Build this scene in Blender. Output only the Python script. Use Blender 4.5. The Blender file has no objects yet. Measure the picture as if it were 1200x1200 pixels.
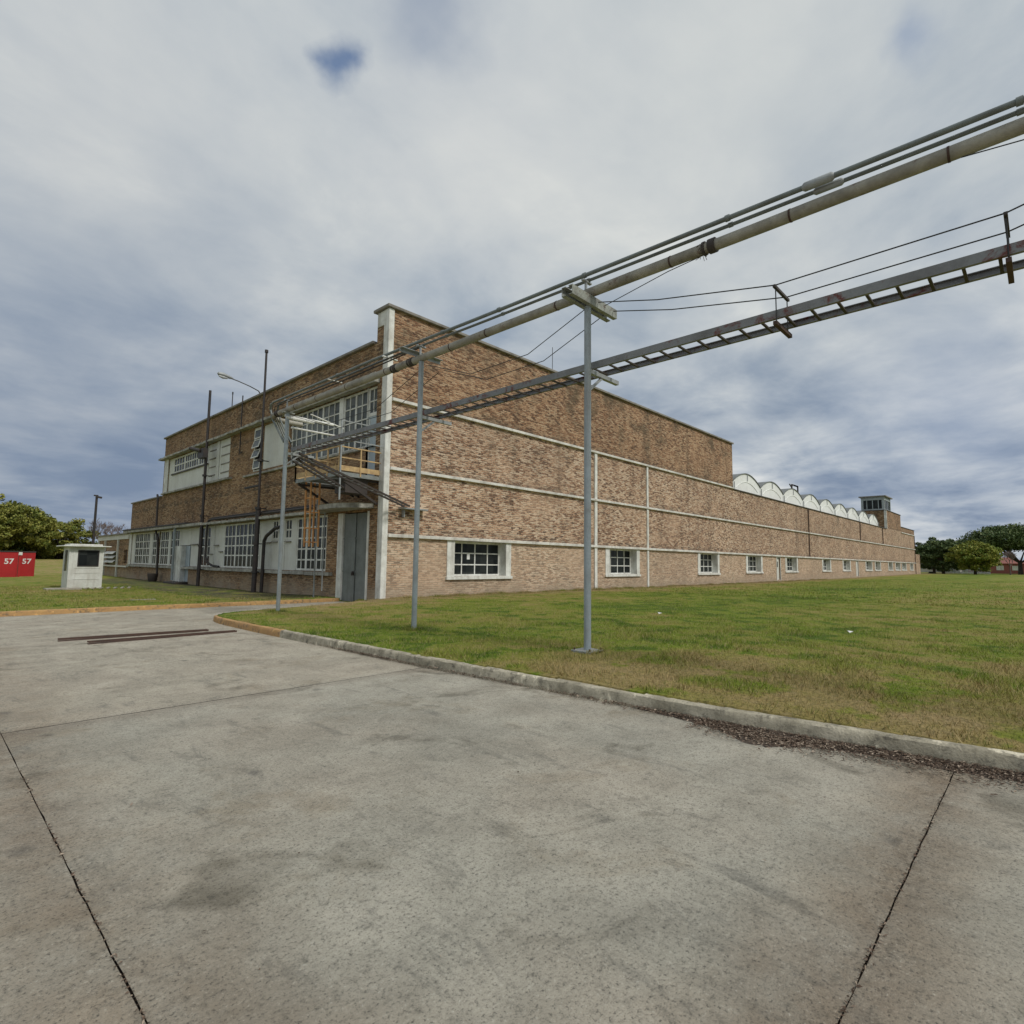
import bpy, bmesh, math, random
import numpy as np
from mathutils import Vector, Matrix, noise as mnoise
random.seed(7); rng = np.random.default_rng(7)
S = bpy.context.scene
COL = S.collection
PI = math.pi

# ------------------------------------------------------------------ camera
R = Matrix(((0.68587371, -0.07438503, -0.72390891),
            (-0.72760942, -0.05271034, -0.68396356),
            (0.01271916, 0.99583557, -0.09027589)))
cam = bpy.data.cameras.new('camera'); camo = bpy.data.objects.new('camera', cam); COL.objects.link(camo)
camo.matrix_world = Matrix.Translation((0, 0, 1.6)) @ R.to_4x4()
cam.sensor_width = 36; cam.lens = 661.77 / 1200 * 36; cam.clip_start = 0.1; cam.clip_end = 3000
S.camera = camo
def skydir(px, py):
    v = R @ Vector((px - 600, -(py - 600), -661.77)); v.normalize(); return v

# ------------------------------------------------------------------ materials
def mat(name):
    m = bpy.data.materials.new(name); m.use_nodes = True
    nt = m.node_tree; b = nt.nodes['Principled BSDF']
    return m, nt, b
def N(nt, t, **kw):
    n = nt.nodes.new(t)
    for k, v in kw.items():
        if k in n.inputs: n.inputs[k].default_value = v
        else: setattr(n, k, v)
    return n
def L(nt, a, b): nt.links.new(a, b)
def noise(nt, vec, scale, detail=5, rough=0.6, dist=0.0):
    n = N(nt, 'ShaderNodeTexNoise'); n.inputs['Scale'].default_value = scale
    n.inputs['Detail'].default_value = detail; n.inputs['Roughness'].default_value = rough
    n.inputs['Distortion'].default_value = dist
    if vec is not None: L(nt, vec, n.inputs['Vector'])
    return n.outputs['Fac']
def ramp(nt, fac, stops, interp='LINEAR'):
    r = N(nt, 'ShaderNodeValToRGB'); r.color_ramp.interpolation = interp
    e = r.color_ramp.elements
    while len(e) < len(stops): e.new(0.5)
    for i, (p, c) in enumerate(stops):
        e[i].position = p
        e[i].color = (c, c, c, 1) if isinstance(c, (int, float)) else (*c, 1)
    L(nt, fac, r.inputs['Fac']); return r.outputs['Color']
def mixc(nt, fac, a, b, mode='MIX'):
    m = N(nt, 'ShaderNodeMix'); m.data_type = 'RGBA'; m.blend_type = mode; m.clamp_factor = True
    for s, v in ((m.inputs['Factor'], fac), (m.inputs['A'], a), (m.inputs['B'], b)):
        pass
    fi = [i for i in m.inputs if i.type == 'VALUE' and i.name == 'Factor'][0]
    ca = [i for i in m.inputs if i.type == 'RGBA' and i.name == 'A'][0]
    cb = [i for i in m.inputs if i.type == 'RGBA' and i.name == 'B'][0]
    for s, v in ((fi, fac), (ca, a), (cb, b)):
        if isinstance(v, (int, float)): s.default_value = v
        elif isinstance(v, tuple): s.default_value = (*v, 1)
        else: L(nt, v, s)
    return [o for o in m.outputs if o.type == 'RGBA'][0]
def mth(nt, op, a, b=None, clamp=False):
    m = N(nt, 'ShaderNodeMath'); m.operation = op; m.use_clamp = clamp
    for i, v in enumerate((a, b)):
        if v is None: continue
        if isinstance(v, (int, float)): m.inputs[i].default_value = v
        else: L(nt, v, m.inputs[i])
    return m.outputs[0]
def objco(nt): return N(nt, 'ShaderNodeTexCoord').outputs['Object']
def scaled(nt, v, s):
    m = N(nt, 'ShaderNodeMapping'); m.inputs['Scale'].default_value = s; L(nt, v, m.inputs['Vector']); return m.outputs[0]
def bump(nt, b, h, strength=0.3, dist=0.02):
    n = N(nt, 'ShaderNodeBump'); n.inputs['Strength'].default_value = strength; n.inputs['Distance'].default_value = dist
    L(nt, h, n.inputs['Height']); L(nt, n.outputs[0], b.inputs['Normal'])

def worn(name, col, dirt=(0.12, 0.1, 0.08), amount=0.5, scale=2.5, rough=0.6, metal=0.0, streak=0.0, rust=None, rustamt=0.0, bumps=0.15):
    """paint, concrete or metal with irregular dirt, streaks and rust of their own shape"""
    m, nt, b = mat(name); v = objco(nt)
    n1 = noise(nt, v, scale, 7, 0.65); n2 = noise(nt, v, scale * 9, 4, 0.6)
    f = mth(nt, 'MULTIPLY', ramp(nt, n1, [(0.42, 0.0), (0.72, 1.0)]), amount)
    c = mixc(nt, f, col, dirt)
    c = mixc(nt, mth(nt, 'MULTIPLY', ramp(nt, n2, [(0.45, 0.0), (0.8, 1.0)]), amount * 0.7), c, tuple(x * 0.6 for x in col))
    if streak:
        ns = noise(nt, scaled(nt, v, (1, 1, 0.06)), 5.0, 4, 0.6)
        c = mixc(nt, mth(nt, 'MULTIPLY', ramp(nt, ns, [(0.5, 0.0), (0.72, 1.0)]), streak), c, dirt)
    if rust:
        nr = noise(nt, v, scale * 1.3, 6, 0.7, 0.4)
        c = mixc(nt, ramp(nt, nr, [(1 - rustamt - 0.06, 0.0), (1 - rustamt + 0.04, 1.0)]), c, rust)
    L(nt, c, b.inputs['Base Color']); b.inputs['Roughness'].default_value = rough; b.inputs['Metallic'].default_value = metal
    if bumps: bump(nt, b, n2, bumps, 0.01)
    return m

def brick_mat(name, tans, dark, mortar, darkness, soot, tone_up=0.0):
    m, nt, b = mat(name); v = objco(nt)
    sp = N(nt, 'ShaderNodeSeparateXYZ'); L(nt, v, sp.inputs[0])
    u = mth(nt, 'ADD', sp.outputs[0], sp.outputs[1]); z = sp.outputs[2]
    wob = noise(nt, v, 1.3, 3, 0.5)
    zz = mth(nt, 'ADD', z, mth(nt, 'MULTIPLY', wob, 0.014))
    cb = N(nt, 'ShaderNodeCombineXYZ'); L(nt, u, cb.inputs[0]); L(nt, zz, cb.inputs[1])
    br = N(nt, 'ShaderNodeTexBrick'); L(nt, cb.outputs[0], br.inputs['Vector'])
    br.inputs['Scale'].default_value = 1; br.inputs['Brick Width'].default_value = 0.29; br.inputs['Row Height'].default_value = 0.090
    br.inputs['Mortar Size'].default_value = 0.017; br.inputs['Mortar Smooth'].default_value = 0.2; br.inputs['Bias'].default_value = 0.0
    br.inputs['Color1'].default_value = (0, 0, 0, 1); br.inputs['Color2'].default_value = (1, 1, 1, 1); br.inputs['Mortar'].default_value = (0.5, 0.5, 0.5, 1)
    rnd = br.outputs['Color']
    # per-brick colour, broken further by noise so no two courses repeat
    n_mid = noise(nt, scaled(nt, v, (7.0, 7.0, 30.0)), 1.0, 3, 0.6)
    r2 = mth(nt, 'ADD', mth(nt, 'MULTIPLY', rnd, 0.56), mth(nt, 'MULTIPLY', mth(nt, 'SUBTRACT', n_mid, 0.06), 0.66))
    c = ramp(nt, r2, [(0.24, dark), (0.36, tuple(x * 0.6 for x in tans[0])), (0.45, tans[0]), (0.56, tans[1]), (0.68, tans[2]), (0.84, tans[3])])
    mo = mixc(nt, ramp(nt, noise(nt, scaled(nt, v, (5.0, 5.0, 16.0)), 1.0, 4, 0.65), [(0.44, 0.0), (0.56, 1.0)]), mortar, tuple(x * 0.16 for x in mortar))  # dark mortar patches paint in the shadow of the raked joints
    c = mixc(nt, br.outputs['Fac'], c, mo)
    # weathering: big patches, vertical run-off streaks, soot spots, pale dusty foot
    n_big = noise(nt, v, 0.22, 6, 0.6)
    c = mixc(nt, mth(nt, 'MULTIPLY', ramp(nt, n_big, [(0.38, 0.0), (0.68, 1.0)]), darkness), c, tuple(x * 0.42 for x in tans[0]))
    c = mixc(nt, mth(nt, 'MULTIPLY', ramp(nt, noise(nt, v, 0.35, 6, 0.65), [(0.50, 0.0), (0.66, 1.0)]), 0.35), c, tans[2])
    n_spot = noise(nt, v, 1.1, 7, 0.72)
    c = mixc(nt, mth(nt, 'MULTIPLY', ramp(nt, n_spot, [(0.52, 0.0), (0.70, 1.0)]), soot), c, (0.055, 0.042, 0.033))
    n_str = noise(nt, scaled(nt, v, (0.55, 0.55, 0.035)), 1.6, 5, 0.65)
    c = mixc(nt, mth(nt, 'MULTIPLY', ramp(nt, n_str, [(0.56, 0.0), (0.72, 1.0)]), 0.42), c, (0.085, 0.058, 0.040))
    up = mth(nt, 'MULTIPLY', mth(nt, 'GREATER_THAN', z, 8.4), tone_up)
    c = mixc(nt, up, c, (0.66, 0.55, 0.42), 'MULTIPLY')
    lo_ = mth(nt, 'MULTIPLY', mth(nt, 'LESS_THAN', z, 2.6), tone_up * 0.4)
    c = mixc(nt, lo_, c, (0.60, 0.475, 0.34))
    n_moss = noise(nt, v, 0.55, 7, 0.7, 0.3)
    top = mth(nt, 'MULTIPLY', mth(nt, 'SUBTRACT', z, 5.5), 0.16, True)
    c = mixc(nt, mth(nt, 'MULTIPLY', mth(nt, 'MULTIPLY', top, ramp(nt, n_moss, [(0.50, 0.0), (0.64, 1.0)])), 0.62), c, (0.075, 0.062, 0.036))
    # lichen and soot collecting just above the string courses
    for zc in (2.74, 5.5, 8.4):
        d = mth(nt, 'SUBTRACT', z, zc)
        band = mth(nt, 'MULTIPLY', mth(nt, 'GREATER_THAN', d, 0.0), mth(nt, 'SUBTRACT', 1.0, mth(nt, 'MULTIPLY', d, 2.6), True))
        c = mixc(nt, mth(nt, 'MULTIPLY', band, ramp(nt, noise(nt, scaled(nt, v, (1, 1, 2)), 1.7, 6, 0.7), [(0.40, 0.0), (0.62, 0.85)])), c, (0.05, 0.043, 0.03))
    foot = mth(nt, 'SUBTRACT', 1.15, mth(nt, 'MULTIPLY', z, 1.2), True)
    c = mixc(nt, mth(nt, 'MULTIPLY', mth(nt, 'MULTIPLY', foot, 0.85), ramp(nt, noise(nt, v, 0.9, 5, 0.6), [(0.3, 0.15), (0.6, 1.0)])), c, (0.34, 0.275, 0.195))
    L(nt, c, b.inputs['Base Color']); b.inputs['Roughness'].default_value = 0.9
    h = mth(nt, 'ADD', mth(nt, 'SUBTRACT', 1.0, br.outputs['Fac']), mth(nt, 'MULTIPLY', noise(nt, v, 12, 4, 0.7), 0.8))
    bump(nt, b, h, 0.5, 0.02)
    return m
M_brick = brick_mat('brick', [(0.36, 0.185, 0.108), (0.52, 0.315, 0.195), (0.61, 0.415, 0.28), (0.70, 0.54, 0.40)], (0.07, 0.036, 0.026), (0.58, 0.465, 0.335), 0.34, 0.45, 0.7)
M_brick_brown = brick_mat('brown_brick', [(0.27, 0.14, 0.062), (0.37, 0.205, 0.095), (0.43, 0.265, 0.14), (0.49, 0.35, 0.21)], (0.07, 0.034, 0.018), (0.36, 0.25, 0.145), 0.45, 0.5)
M_white = worn('aged_white_paint', (0.78, 0.78, 0.73), (0.26, 0.23, 0.18), 0.6, 1.6, 0.6, streak=0.45)
M_band = worn('weathered_band', (0.74, 0.72, 0.66), (0.20, 0.175, 0.14), 0.65, 1.1, 0.7, streak=0.4)
M_cream = worn('cream_panel', (0.66, 0.66, 0.61), (0.36, 0.33, 0.27), 0.35, 0.8, 0.6, streak=0.25)
M_conc = worn('ledge_concrete', (0.44, 0.43, 0.38), (0.07, 0.06, 0.05), 0.85, 2.2, 0.85, streak=0.4)
M_coping = worn('coping', (0.27, 0.25, 0.22), (0.07, 0.06, 0.05), 0.7, 1.8, 0.8)
M_darkcoping = worn('dark_coping', (0.11, 0.10, 0.09), (0.04, 0.035, 0.03), 0.6, 1.5, 0.8)
M_roof = worn('roof_felt', (0.2, 0.2, 0.19), (0.1, 0.1, 0.1), 0.6, 0.5, 0.9)
M_black = worn('black_pipe_paint', (0.022, 0.019, 0.019), (0.07, 0.045, 0.035), 0.6, 4, 0.55)
M_galv = worn('galvanised_steel', (0.36, 0.38, 0.38), (0.19, 0.18, 0.16), 0.6, 5, 0.5, 0.25)
M_post = worn('post_paint', (0.33, 0.38, 0.40), (0.18, 0.17, 0.15), 0.6, 3, 0.55, 0.1, streak=0.6, rust=(0.20, 0.15, 0.11), rustamt=0.30)
M_pipe = worn('lagged_pipe', (0.36, 0.34, 0.28), (0.10, 0.085, 0.065), 0.85, 2.0, 0.65, 0.1, rust=(0.12, 0.065, 0.04), rustamt=0.36)
M_conduit = worn('conduit_steel', (0.19, 0.215, 0.205), (0.09, 0.085, 0.075), 0.6, 3.0, 0.5, 0.3)
M_tray = worn('tray_steel', (0.23, 0.235, 0.235), (0.09, 0.08, 0.075), 0.6, 2.4, 0.55, 0.3, rust=(0.13, 0.032, 0.022), rustamt=0.40)
M_rust = worn('rusty_steel', (0.085, 0.048, 0.035), (0.03, 0.02, 0.016), 0.7, 4, 0.85)
M_beam = worn('beam_paint', (0.33, 0.35, 0.31), (0.09, 0.08, 0.065), 0.8, 6, 0.6, 0.0, rust=(0.11, 0.05, 0.03), rustamt=0.36)
M_yellow = worn('yellow_rail_paint', (0.60, 0.42, 0.20), (0.24, 0.14, 0.08), 0.9, 4, 0.7, streak=0.3, rust=(0.2, 0.1, 0.05), rustamt=0.33)
M_ladder = worn('faded_ladder_paint', (0.70, 0.36, 0.13), (0.30, 0.11, 0.06), 0.7, 5, 0.7)
M_deck = worn('deck_steel', (0.27, 0.29, 0.28), (0.1, 0.09, 0.08), 0.6, 4, 0.6, 0.2)
M_dark = worn('dark_brown_steel', (0.055, 0.042, 0.036), (0.02, 0.018, 0.016), 0.6, 4, 0.7)
M_door = worn('grey_door_paint', (0.185, 0.205, 0.195), (0.08, 0.085, 0.078), 0.7, 1.6, 0.5, 0.0, streak=0.45)
M_blue_door = worn('pale_blue_paint', (0.40, 0.47, 0.51), (0.24, 0.25, 0.26), 0.5, 2, 0.5, streak=0.3)
M_red = worn('red_paint', (0.42, 0.016, 0.018), (0.22, 0.01, 0.012), 0.5, 1.2, 0.45)
M_sign = worn('lettering_white', (0.75, 0.75, 0.72), (0.5, 0.48, 0.45), 0.3, 3, 0.6)
M_booth = worn('booth_paint', (0.68, 0.69, 0.64), (0.34, 0.30, 0.24), 0.5, 1.8, 0.6, streak=0.5)
M_wire = worn('wire_rope', (0.035, 0.035, 0.035), (0.02, 0.02, 0.02), 0.4, 6, 0.6, 0.3)
M_lamp = worn('lamp_metal', (0.10, 0.10, 0.10), (0.05, 0.05, 0.05), 0.4, 4, 0.5, 0.3)
M_lens = worn('lamp_lens', (0.5, 0.52, 0.52), (0.3, 0.3, 0.3), 0.3, 4, 0.2)
M_vault = worn('vault_white', (0.86, 0.87, 0.84), (0.5, 0.5, 0.47), 0.3, 0.7, 0.7, streak=0.15)
M_vaultroof = worn('vault_sheet', (0.17, 0.18, 0.175), (0.09, 0.09, 0.085), 0.6, 1.2, 0.6)
M_tower = worn('tower_paint', (0.36, 0.40, 0.40), (0.17, 0.16, 0.14), 0.6, 1.0, 0.6)
M_soil = worn('dark_soil', (0.065, 0.046, 0.033), (0.03, 0.022, 0.016), 0.6, 6, 0.95)
M_farwhite = worn('far_white_wall', (0.55, 0.53, 0.49), (0.3, 0.28, 0.25), 0.5, 0.4, 0.8)
M_brickred = worn('red_house_wall', (0.30, 0.10, 0.08), (0.2, 0.07, 0.06), 0.4, 0.5, 0.8)
M_tile = worn('red_tile', (0.27, 0.10, 0.08), (0.14, 0.06, 0.05), 0.5, 0.8, 0.8)
M_bark = worn('bark', (0.10, 0.075, 0.055), (0.04, 0.03, 0.025), 0.6, 3, 0.9)
M_barebark = worn('bare_bark', (0.17, 0.125, 0.11), (0.08, 0.06, 0.055), 0.6, 3, 0.9)
M_timber = worn('bleached_timber', (0.38, 0.35, 0.29), (0.15, 0.13, 0.1), 0.6, 3, 0.9)

def glass_mat(name, base, var, rough=0.07, cell=0.45):
    m, nt, b = mat(name); v = objco(nt)
    wn = N(nt, 'ShaderNodeTexWhiteNoise'); sn = N(nt, 'ShaderNodeVectorMath'); sn.operation = 'SNAP'
    L(nt, v, sn.inputs[0]); sn.inputs[1].default_value = (cell, cell, cell * 1.3); L(nt, sn.outputs[0], wn.inputs['Vector'])
    c = mixc(nt, wn.outputs['Value'], base, var)
    c = mixc(nt, mth(nt, 'MULTIPLY', ramp(nt, noise(nt, v, 1.7, 4, 0.6), [(0.45, 0.0), (0.7, 1.0)]), 0.5), c, tuple(x * 0.4 for x in base))
    L(nt, c, b.inputs['Base Color']); b.inputs['Roughness'].default_value = rough
    b.inputs['Specular IOR Level'].default_value = 0.11
    bump(nt, b, noise(nt, v, 1.6, 2, 0.5), 0.12, 0.03)
    return m
M_glass = glass_mat('window_glass', (0.014, 0.017, 0.018), (0.038, 0.042, 0.04), 0.2)
M_glass2 = glass_mat('grey_glass', (0.07, 0.082, 0.082), (0.17, 0.18, 0.175), 0.2, 0.6)  # paler grey panes, tone varied from cell to cell

# ---- concrete paving
def concrete_road():
    m, nt, b = mat('road_concrete'); v = objco(nt)
    sp = N(nt, 'ShaderNodeSeparateXYZ'); L(nt, v, sp.inputs[0])
    big = noise(nt, v, 0.32, 7, 0.62, 0.3); mid = noise(nt, v, 1.5, 8, 0.68, 0.2); fin = noise(nt, v, 26, 6, 0.75); grit = noise(nt, v, 120, 3, 0.7)
    c = ramp(nt, big, [(0.30, (0.305, 0.287, 0.235)), (0.50, (0.412, 0.388, 0.318)), (0.72, (0.49, 0.458, 0.375))])
    c = mixc(nt, mth(nt, 'MULTIPLY', mth(nt, 'MULTIPLY', mth(nt, 'SUBTRACT', sp.outputs[1], 6.9), 4.0, True), 0.5), c, (0.46, 0.40, 0.305))
    tint = noise(nt, v, 0.6, 4, 0.5)
    c = mixc(nt, mth(nt, 'MULTIPLY', ramp(nt, tint, [(0.42, 0.0), (0.62, 1.0)]), 0.55), c, (0.37, 0.32, 0.25))
    c = mixc(nt, mth(nt, 'MULTIPLY', ramp(nt, mid, [(0.44, 0.0), (0.70, 1.0)]), 0.52), c, (0.185, 0.168, 0.13))
    c = mixc(nt, mth(nt, 'MULTIPLY', ramp(nt, mid, [(0.28, 1.0), (0.44, 0.0)]), 0.45), c, (0.57, 0.525, 0.43))
    # dirt washed along the joints
    jx = mth(nt, 'ABSOLUTE', mth(nt, 'SUBTRACT', sp.outputs[0], 0.62)); jy = mth(nt, 'ABSOLUTE', mth(nt, 'SUBTRACT', sp.outputs[1], 0.66)); j7 = mth(nt, 'ABSOLUTE', mth(nt, 'SUBTRACT', sp.outputs[1], 6.9))
    for j, w, q in ((jx, 1.25, 0.45), (jy, 1.9, 0.5), (j7, 5.0, 0.45)):
        f = mth(nt, 'SUBTRACT', 1.0, mth(nt, 'MULTIPLY', j, w), True)
        f = mth(nt, 'MULTIPLY', f, ramp(nt, noise(nt, v, 1.3, 6, 0.65), [(0.30, 0.15 * q), (0.58, q)]))
        c = mixc(nt, f, c, (0.165, 0.128, 0.092))
    # scuffs drawn out along the driving direction
    sc = noise(nt, scaled(nt, v, (2.6, 0.8, 1)), 1.6, 9, 0.76, 0.5)
    c = mixc(nt, mth(nt, 'MULTIPLY', ramp(nt, sc, [(0.55, 0.0), (0.66, 1.0)]), 0.5), c, (0.115, 0.112, 0.095))
    spots = N(nt, 'ShaderNodeTexVoronoi'); spots.inputs['Scale'].default_value = 1.4; L(nt, v, spots.inputs['Vector'])
    wob = mth(nt, 'ADD', spots.outputs['Distance'], mth(nt, 'MULTIPLY', mth(nt, 'SUBTRACT', noise(nt, v, 7, 4, 0.6), 0.5), 0.25))
    c = mixc(nt, mth(nt, 'MULTIPLY', ramp(nt, wob, [(0.03, 1.0), (0.12, 0.0)]), 0.6), c, (0.075, 0.07, 0.062))
    # open, pitted surface: dark pores and pale sand grains at several sizes
    pit = noise(nt, v, 55, 5, 0.78); pit2 = noise(nt, v, 17, 7, 0.8)
    c = mixc(nt, ramp(nt, pit2, [(0.52, 0.0), (0.68, 0.7)]), c, (0.105, 0.10, 0.08))
    c = mixc(nt, ramp(nt, pit2, [(0.30, 0.4), (0.44, 0.0)]), c, (0.60, 0.575, 0.49))
    c = mixc(nt, ramp(nt, pit, [(0.54, 0.0), (0.64, 0.85)]), c, (0.065, 0.062, 0.052))
    c = mixc(nt, ramp(nt, pit, [(0.32, 0.5), (0.42, 0.0)]), c, (0.66, 0.64, 0.56))
    c = mixc(nt, ramp(nt, grit, [(0.56, 0.0), (0.70, 0.6)]), c, (0.08, 0.075, 0.065))
    for j, w, q in ((jx, 1.1, 0.8), (jy, 1.8, 1.0)):
        f = mth(nt, 'SUBTRACT', 1.0, mth(nt, 'MULTIPLY', j, w), True)
        f = mth(nt, 'MULTIPLY', f, ramp(nt, noise(nt, v, 1.7, 7, 0.68, 0.3), [(0.36, 0.05 * q), (0.60, 0.75 * q)]))
        c = mixc(nt, f, c, (0.72, 0.60, 0.49), 'MULTIPLY')
    oil = noise(nt, v, 1.05, 7, 0.6, 0.8)
    c = mixc(nt, ramp(nt, oil, [(0.58, 0.0), (0.68, 0.9)]), c, (0.52, 0.51, 0.48), 'MULTIPLY')
    vc = N(nt, 'ShaderNodeTexVoronoi'); vc.feature = 'DISTANCE_TO_EDGE'; vc.inputs['Scale'].default_value = 0.33
    vo = N(nt, 'ShaderNodeVectorMath'); vo.operation = 'ADD'; L(nt, v, vo.inputs[0])
    nz = N(nt, 'ShaderNodeTexNoise'); nz.inputs['Scale'].default_value = 1.6; nz.inputs['Detail'].default_value = 8; L(nt, v, nz.inputs['Vector'])
    vs = N(nt, 'ShaderNodeVectorMath'); vs.operation = 'SCALE'; L(nt, nz.outputs['Color'], vs.inputs[0]); vs.inputs['Scale'].default_value = 0.9; L(nt, vs.outputs[0], vo.inputs[1]); L(nt, vo.outputs[0], vc.inputs['Vector'])
    crk = mth(nt, 'MULTIPLY', ramp(nt, vc.outputs['Distance'], [(0.0, 1.0), (0.0035, 0.0)]), ramp(nt, noise(nt, v, 0.5, 3, 0.5), [(0.58, 0.0), (0.66, 0.6)]))
    c = mixc(nt, crk, c, (0.07, 0.064, 0.05))
    blot = noise(nt, v, 0.85, 6, 0.66, 0.4)
    c = mixc(nt, ramp(nt, blot, [(0.56, 0.0), (0.66, 0.6)]), c, (0.70, 0.64, 0.56), 'MULTIPLY')
    L(nt, c, b.inputs['Base Color']); b.inputs['Roughness'].default_value = 0.9
    h = mth(nt, 'SUBTRACT', mth(nt, 'MULTIPLY', fin, 0.6), mth(nt, 'MULTIPLY', pit, 1.2)); h = mth(nt, 'ADD', h, mth(nt, 'MULTIPLY', mid, 1.2))
    bump(nt, b, h, 0.7, 0.014)
    return m
M_road = concrete_road()
def kerb_mat(name, col, alt, amt):
    m, nt, b = mat(name); v = objco(nt)
    c = mixc(nt, ramp(nt, noise(nt, v, 2.4, 7, 0.7), [(0.36, 0.0), (0.66, amt)]), col, alt)
    c = mixc(nt, ramp(nt, noise(nt, v, 7, 6, 0.7), [(0.52, 0.0), (0.64, 0.75)]), c, (0.10, 0.092, 0.07))
    c = mixc(nt, ramp(nt, noise(nt, scaled(nt, v, (1, 1, .7)), 5, 5, 0.6), [(0.60, 0.0), (0.66, 0.8)]), c, tuple(min(1, x * 1.5) for x in col))
    f = noise(nt, v, 45, 5, 0.7)
    c = mixc(nt, ramp(nt, f, [(0.5, 0.0), (0.75, 0.5)]), c, (0.1, 0.095, 0.08))
    L(nt, c, b.inputs['Base Color']); b.inputs['Roughness'].default_value = 0.9; bump(nt, b, mth(nt, 'ADD', f, noise(nt, v, 9, 4, 0.6)), 0.7, 0.02)
    return m
M_kerb = kerb_mat('kerb_concrete', (0.54, 0.49, 0.375), (0.23, 0.205, 0.145), 0.95)
M_kerby = kerb_mat('kerb_yellow', (0.50, 0.30, 0.115), (0.36, 0.20, 0.085), 0.7)

def grass_color(nt, v):
    big = noise(nt, v, 0.16, 5, 0.6, 0.3); mid = noise(nt, v, 0.75, 5, 0.65); sm_ = noise(nt, v, 2.6, 4, 0.6)
    sp = N(nt, 'ShaderNodeSeparateXYZ'); L(nt, v, sp.inputs[0])
    # the strip next to the kerb and the foot of the wall has dried out
    dk = mth(nt, 'SUBTRACT', 1.0, mth(nt, 'MULTIPLY', mth(nt, 'ABSOLUTE', mth(nt, 'SUBTRACT', sp.outputs[0], 6.6)), 0.36), True)
    dk = mth(nt, 'MULTIPLY', dk, mth(nt, 'SUBTRACT', 1.0, mth(nt, 'MULTIPLY', mth(nt, 'ABSOLUTE', mth(nt, 'SUBTRACT', sp.outputs[1], 1.5)), 0.17), True))
    dw = mth(nt, 'MULTIPLY', mth(nt, 'SUBTRACT', 1.0, mth(nt, 'MULTIPLY', mth(nt, 'ABSOLUTE', mth(nt, 'SUBTRACT', sp.outputs[1], 19.4)), 0.30), True), mth(nt, 'GREATER_THAN', sp.outputs[0], 9.0))
    df = mth(nt, 'MULTIPLY', mth(nt, 'SUBTRACT', sp.outputs[1], 56.0), 0.05, True)
    k = mth(nt, 'ADD', mth(nt, 'ADD', mth(nt, 'MULTIPLY', big, 0.50), mth(nt, 'MULTIPLY', mid, 0.34)), mth(nt, 'MULTIPLY', sm_, 0.16))
    lush = mth(nt, 'MULTIPLY', mth(nt, 'SUBTRACT', 1.0, mth(nt, 'MULTIPLY', mth(nt, 'ABSOLUTE', mth(nt, 'SUBTRACT', sp.outputs[1], 9.5)), 0.15), True), mth(nt, 'MULTIPLY', mth(nt, 'SUBTRACT', sp.outputs[0], 9.0), 0.2, True))
    k = mth(nt, 'SUBTRACT', k, mth(nt, 'MULTIPLY', lush, 0.085))
    tus = noise(nt, scaled(nt, v, (1, 1, 1)), 1.25, 3, 0.6)
    k = mth(nt, 'SUBTRACT', k, mth(nt, 'MULTIPLY', ramp(nt, tus, [(0.52, 0.0), (0.62, 1.0)]), 0.15))
    k = mth(nt, 'ADD', k, mth(nt, 'ADD', mth(nt, 'MULTIPLY', dk, 0.17), mth(nt, 'ADD', mth(nt, 'MULTIPLY', dw, 0.13), mth(nt, 'MULTIPLY', df, 0.07))))
    return ramp(nt, k, [(0.33, (0.085, 0.145, 0.012)), (0.42, (0.175, 0.235, 0.022)), (0.50, (0.255, 0.25, 0.052)), (0.58, (0.335, 0.262, 0.10)), (0.69, (0.40, 0.29, 0.145))])
def grass_ground():
    m, nt, b = mat('lawn'); v = objco(nt)
    c = grass_color(nt, v)
    sp = N(nt, 'ShaderNodeSeparateXYZ'); L(nt, v, sp.inputs[0])
    # worn earth along the foot of the side elevation
    ea = mth(nt, 'MULTIPLY', mth(nt, 'SUBTRACT', 1.0, mth(nt, 'MULTIPLY', mth(nt, 'ABSOLUTE', mth(nt, 'SUBTRACT', sp.outputs[0], 11.9)), 0.30), True),
             mth(nt, 'MULTIPLY', mth(nt, 'GREATER_THAN', sp.outputs[1], 23.2), mth(nt, 'LESS_THAN', sp.outputs[1], 57.0)))
    ea2 = mth(nt, 'SUBTRACT', 1.0, mth(nt, 'MULTIPLY', mth(nt, 'ABSOLUTE', mth(nt, 'SUBTRACT', sp.outputs[1], 19.4)), 0.55), True)
    ea2 = mth(nt, 'MULTIPLY', ea2, mth(nt, 'GREATER_THAN', sp.outputs[0], 12.0))
    nz = ramp(nt, noise(nt, v, 0.9, 6, 0.65), [(0.36, 0.2), (0.6, 1.0)])
    c = mixc(nt, mth(nt, 'MULTIPLY', mth(nt, 'MULTIPLY', ea, 4.0, True), nz), c, (0.075, 0.066, 0.052))
    c = mixc(nt, mth(nt, 'MULTIPLY', mth(nt, 'MULTIPLY', ea2, 0.8), nz), c, (0.20, 0.15, 0.09))
    f = noise(nt, v, 18, 6, 0.75)
    c = mixc(nt, ramp(nt, f, [(0.44, 0.0), (0.66, 0.7)]), c, (0.04, 0.05, 0.016))
    c = mixc(nt, ramp(nt, noise(nt, v, 6, 5, 0.7), [(0.52, 0.0), (0.72, 0.55)]), c, (0.24, 0.195, 0.105))
    L(nt, c, b.inputs['Base Color']); b.inputs['Roughness'].default_value = 0.95; b.inputs['Specular IOR Level'].default_value = 0.15
    bump(nt, b, f, 0.8, 0.05)
    return m
M_lawn = grass_ground()
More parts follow.
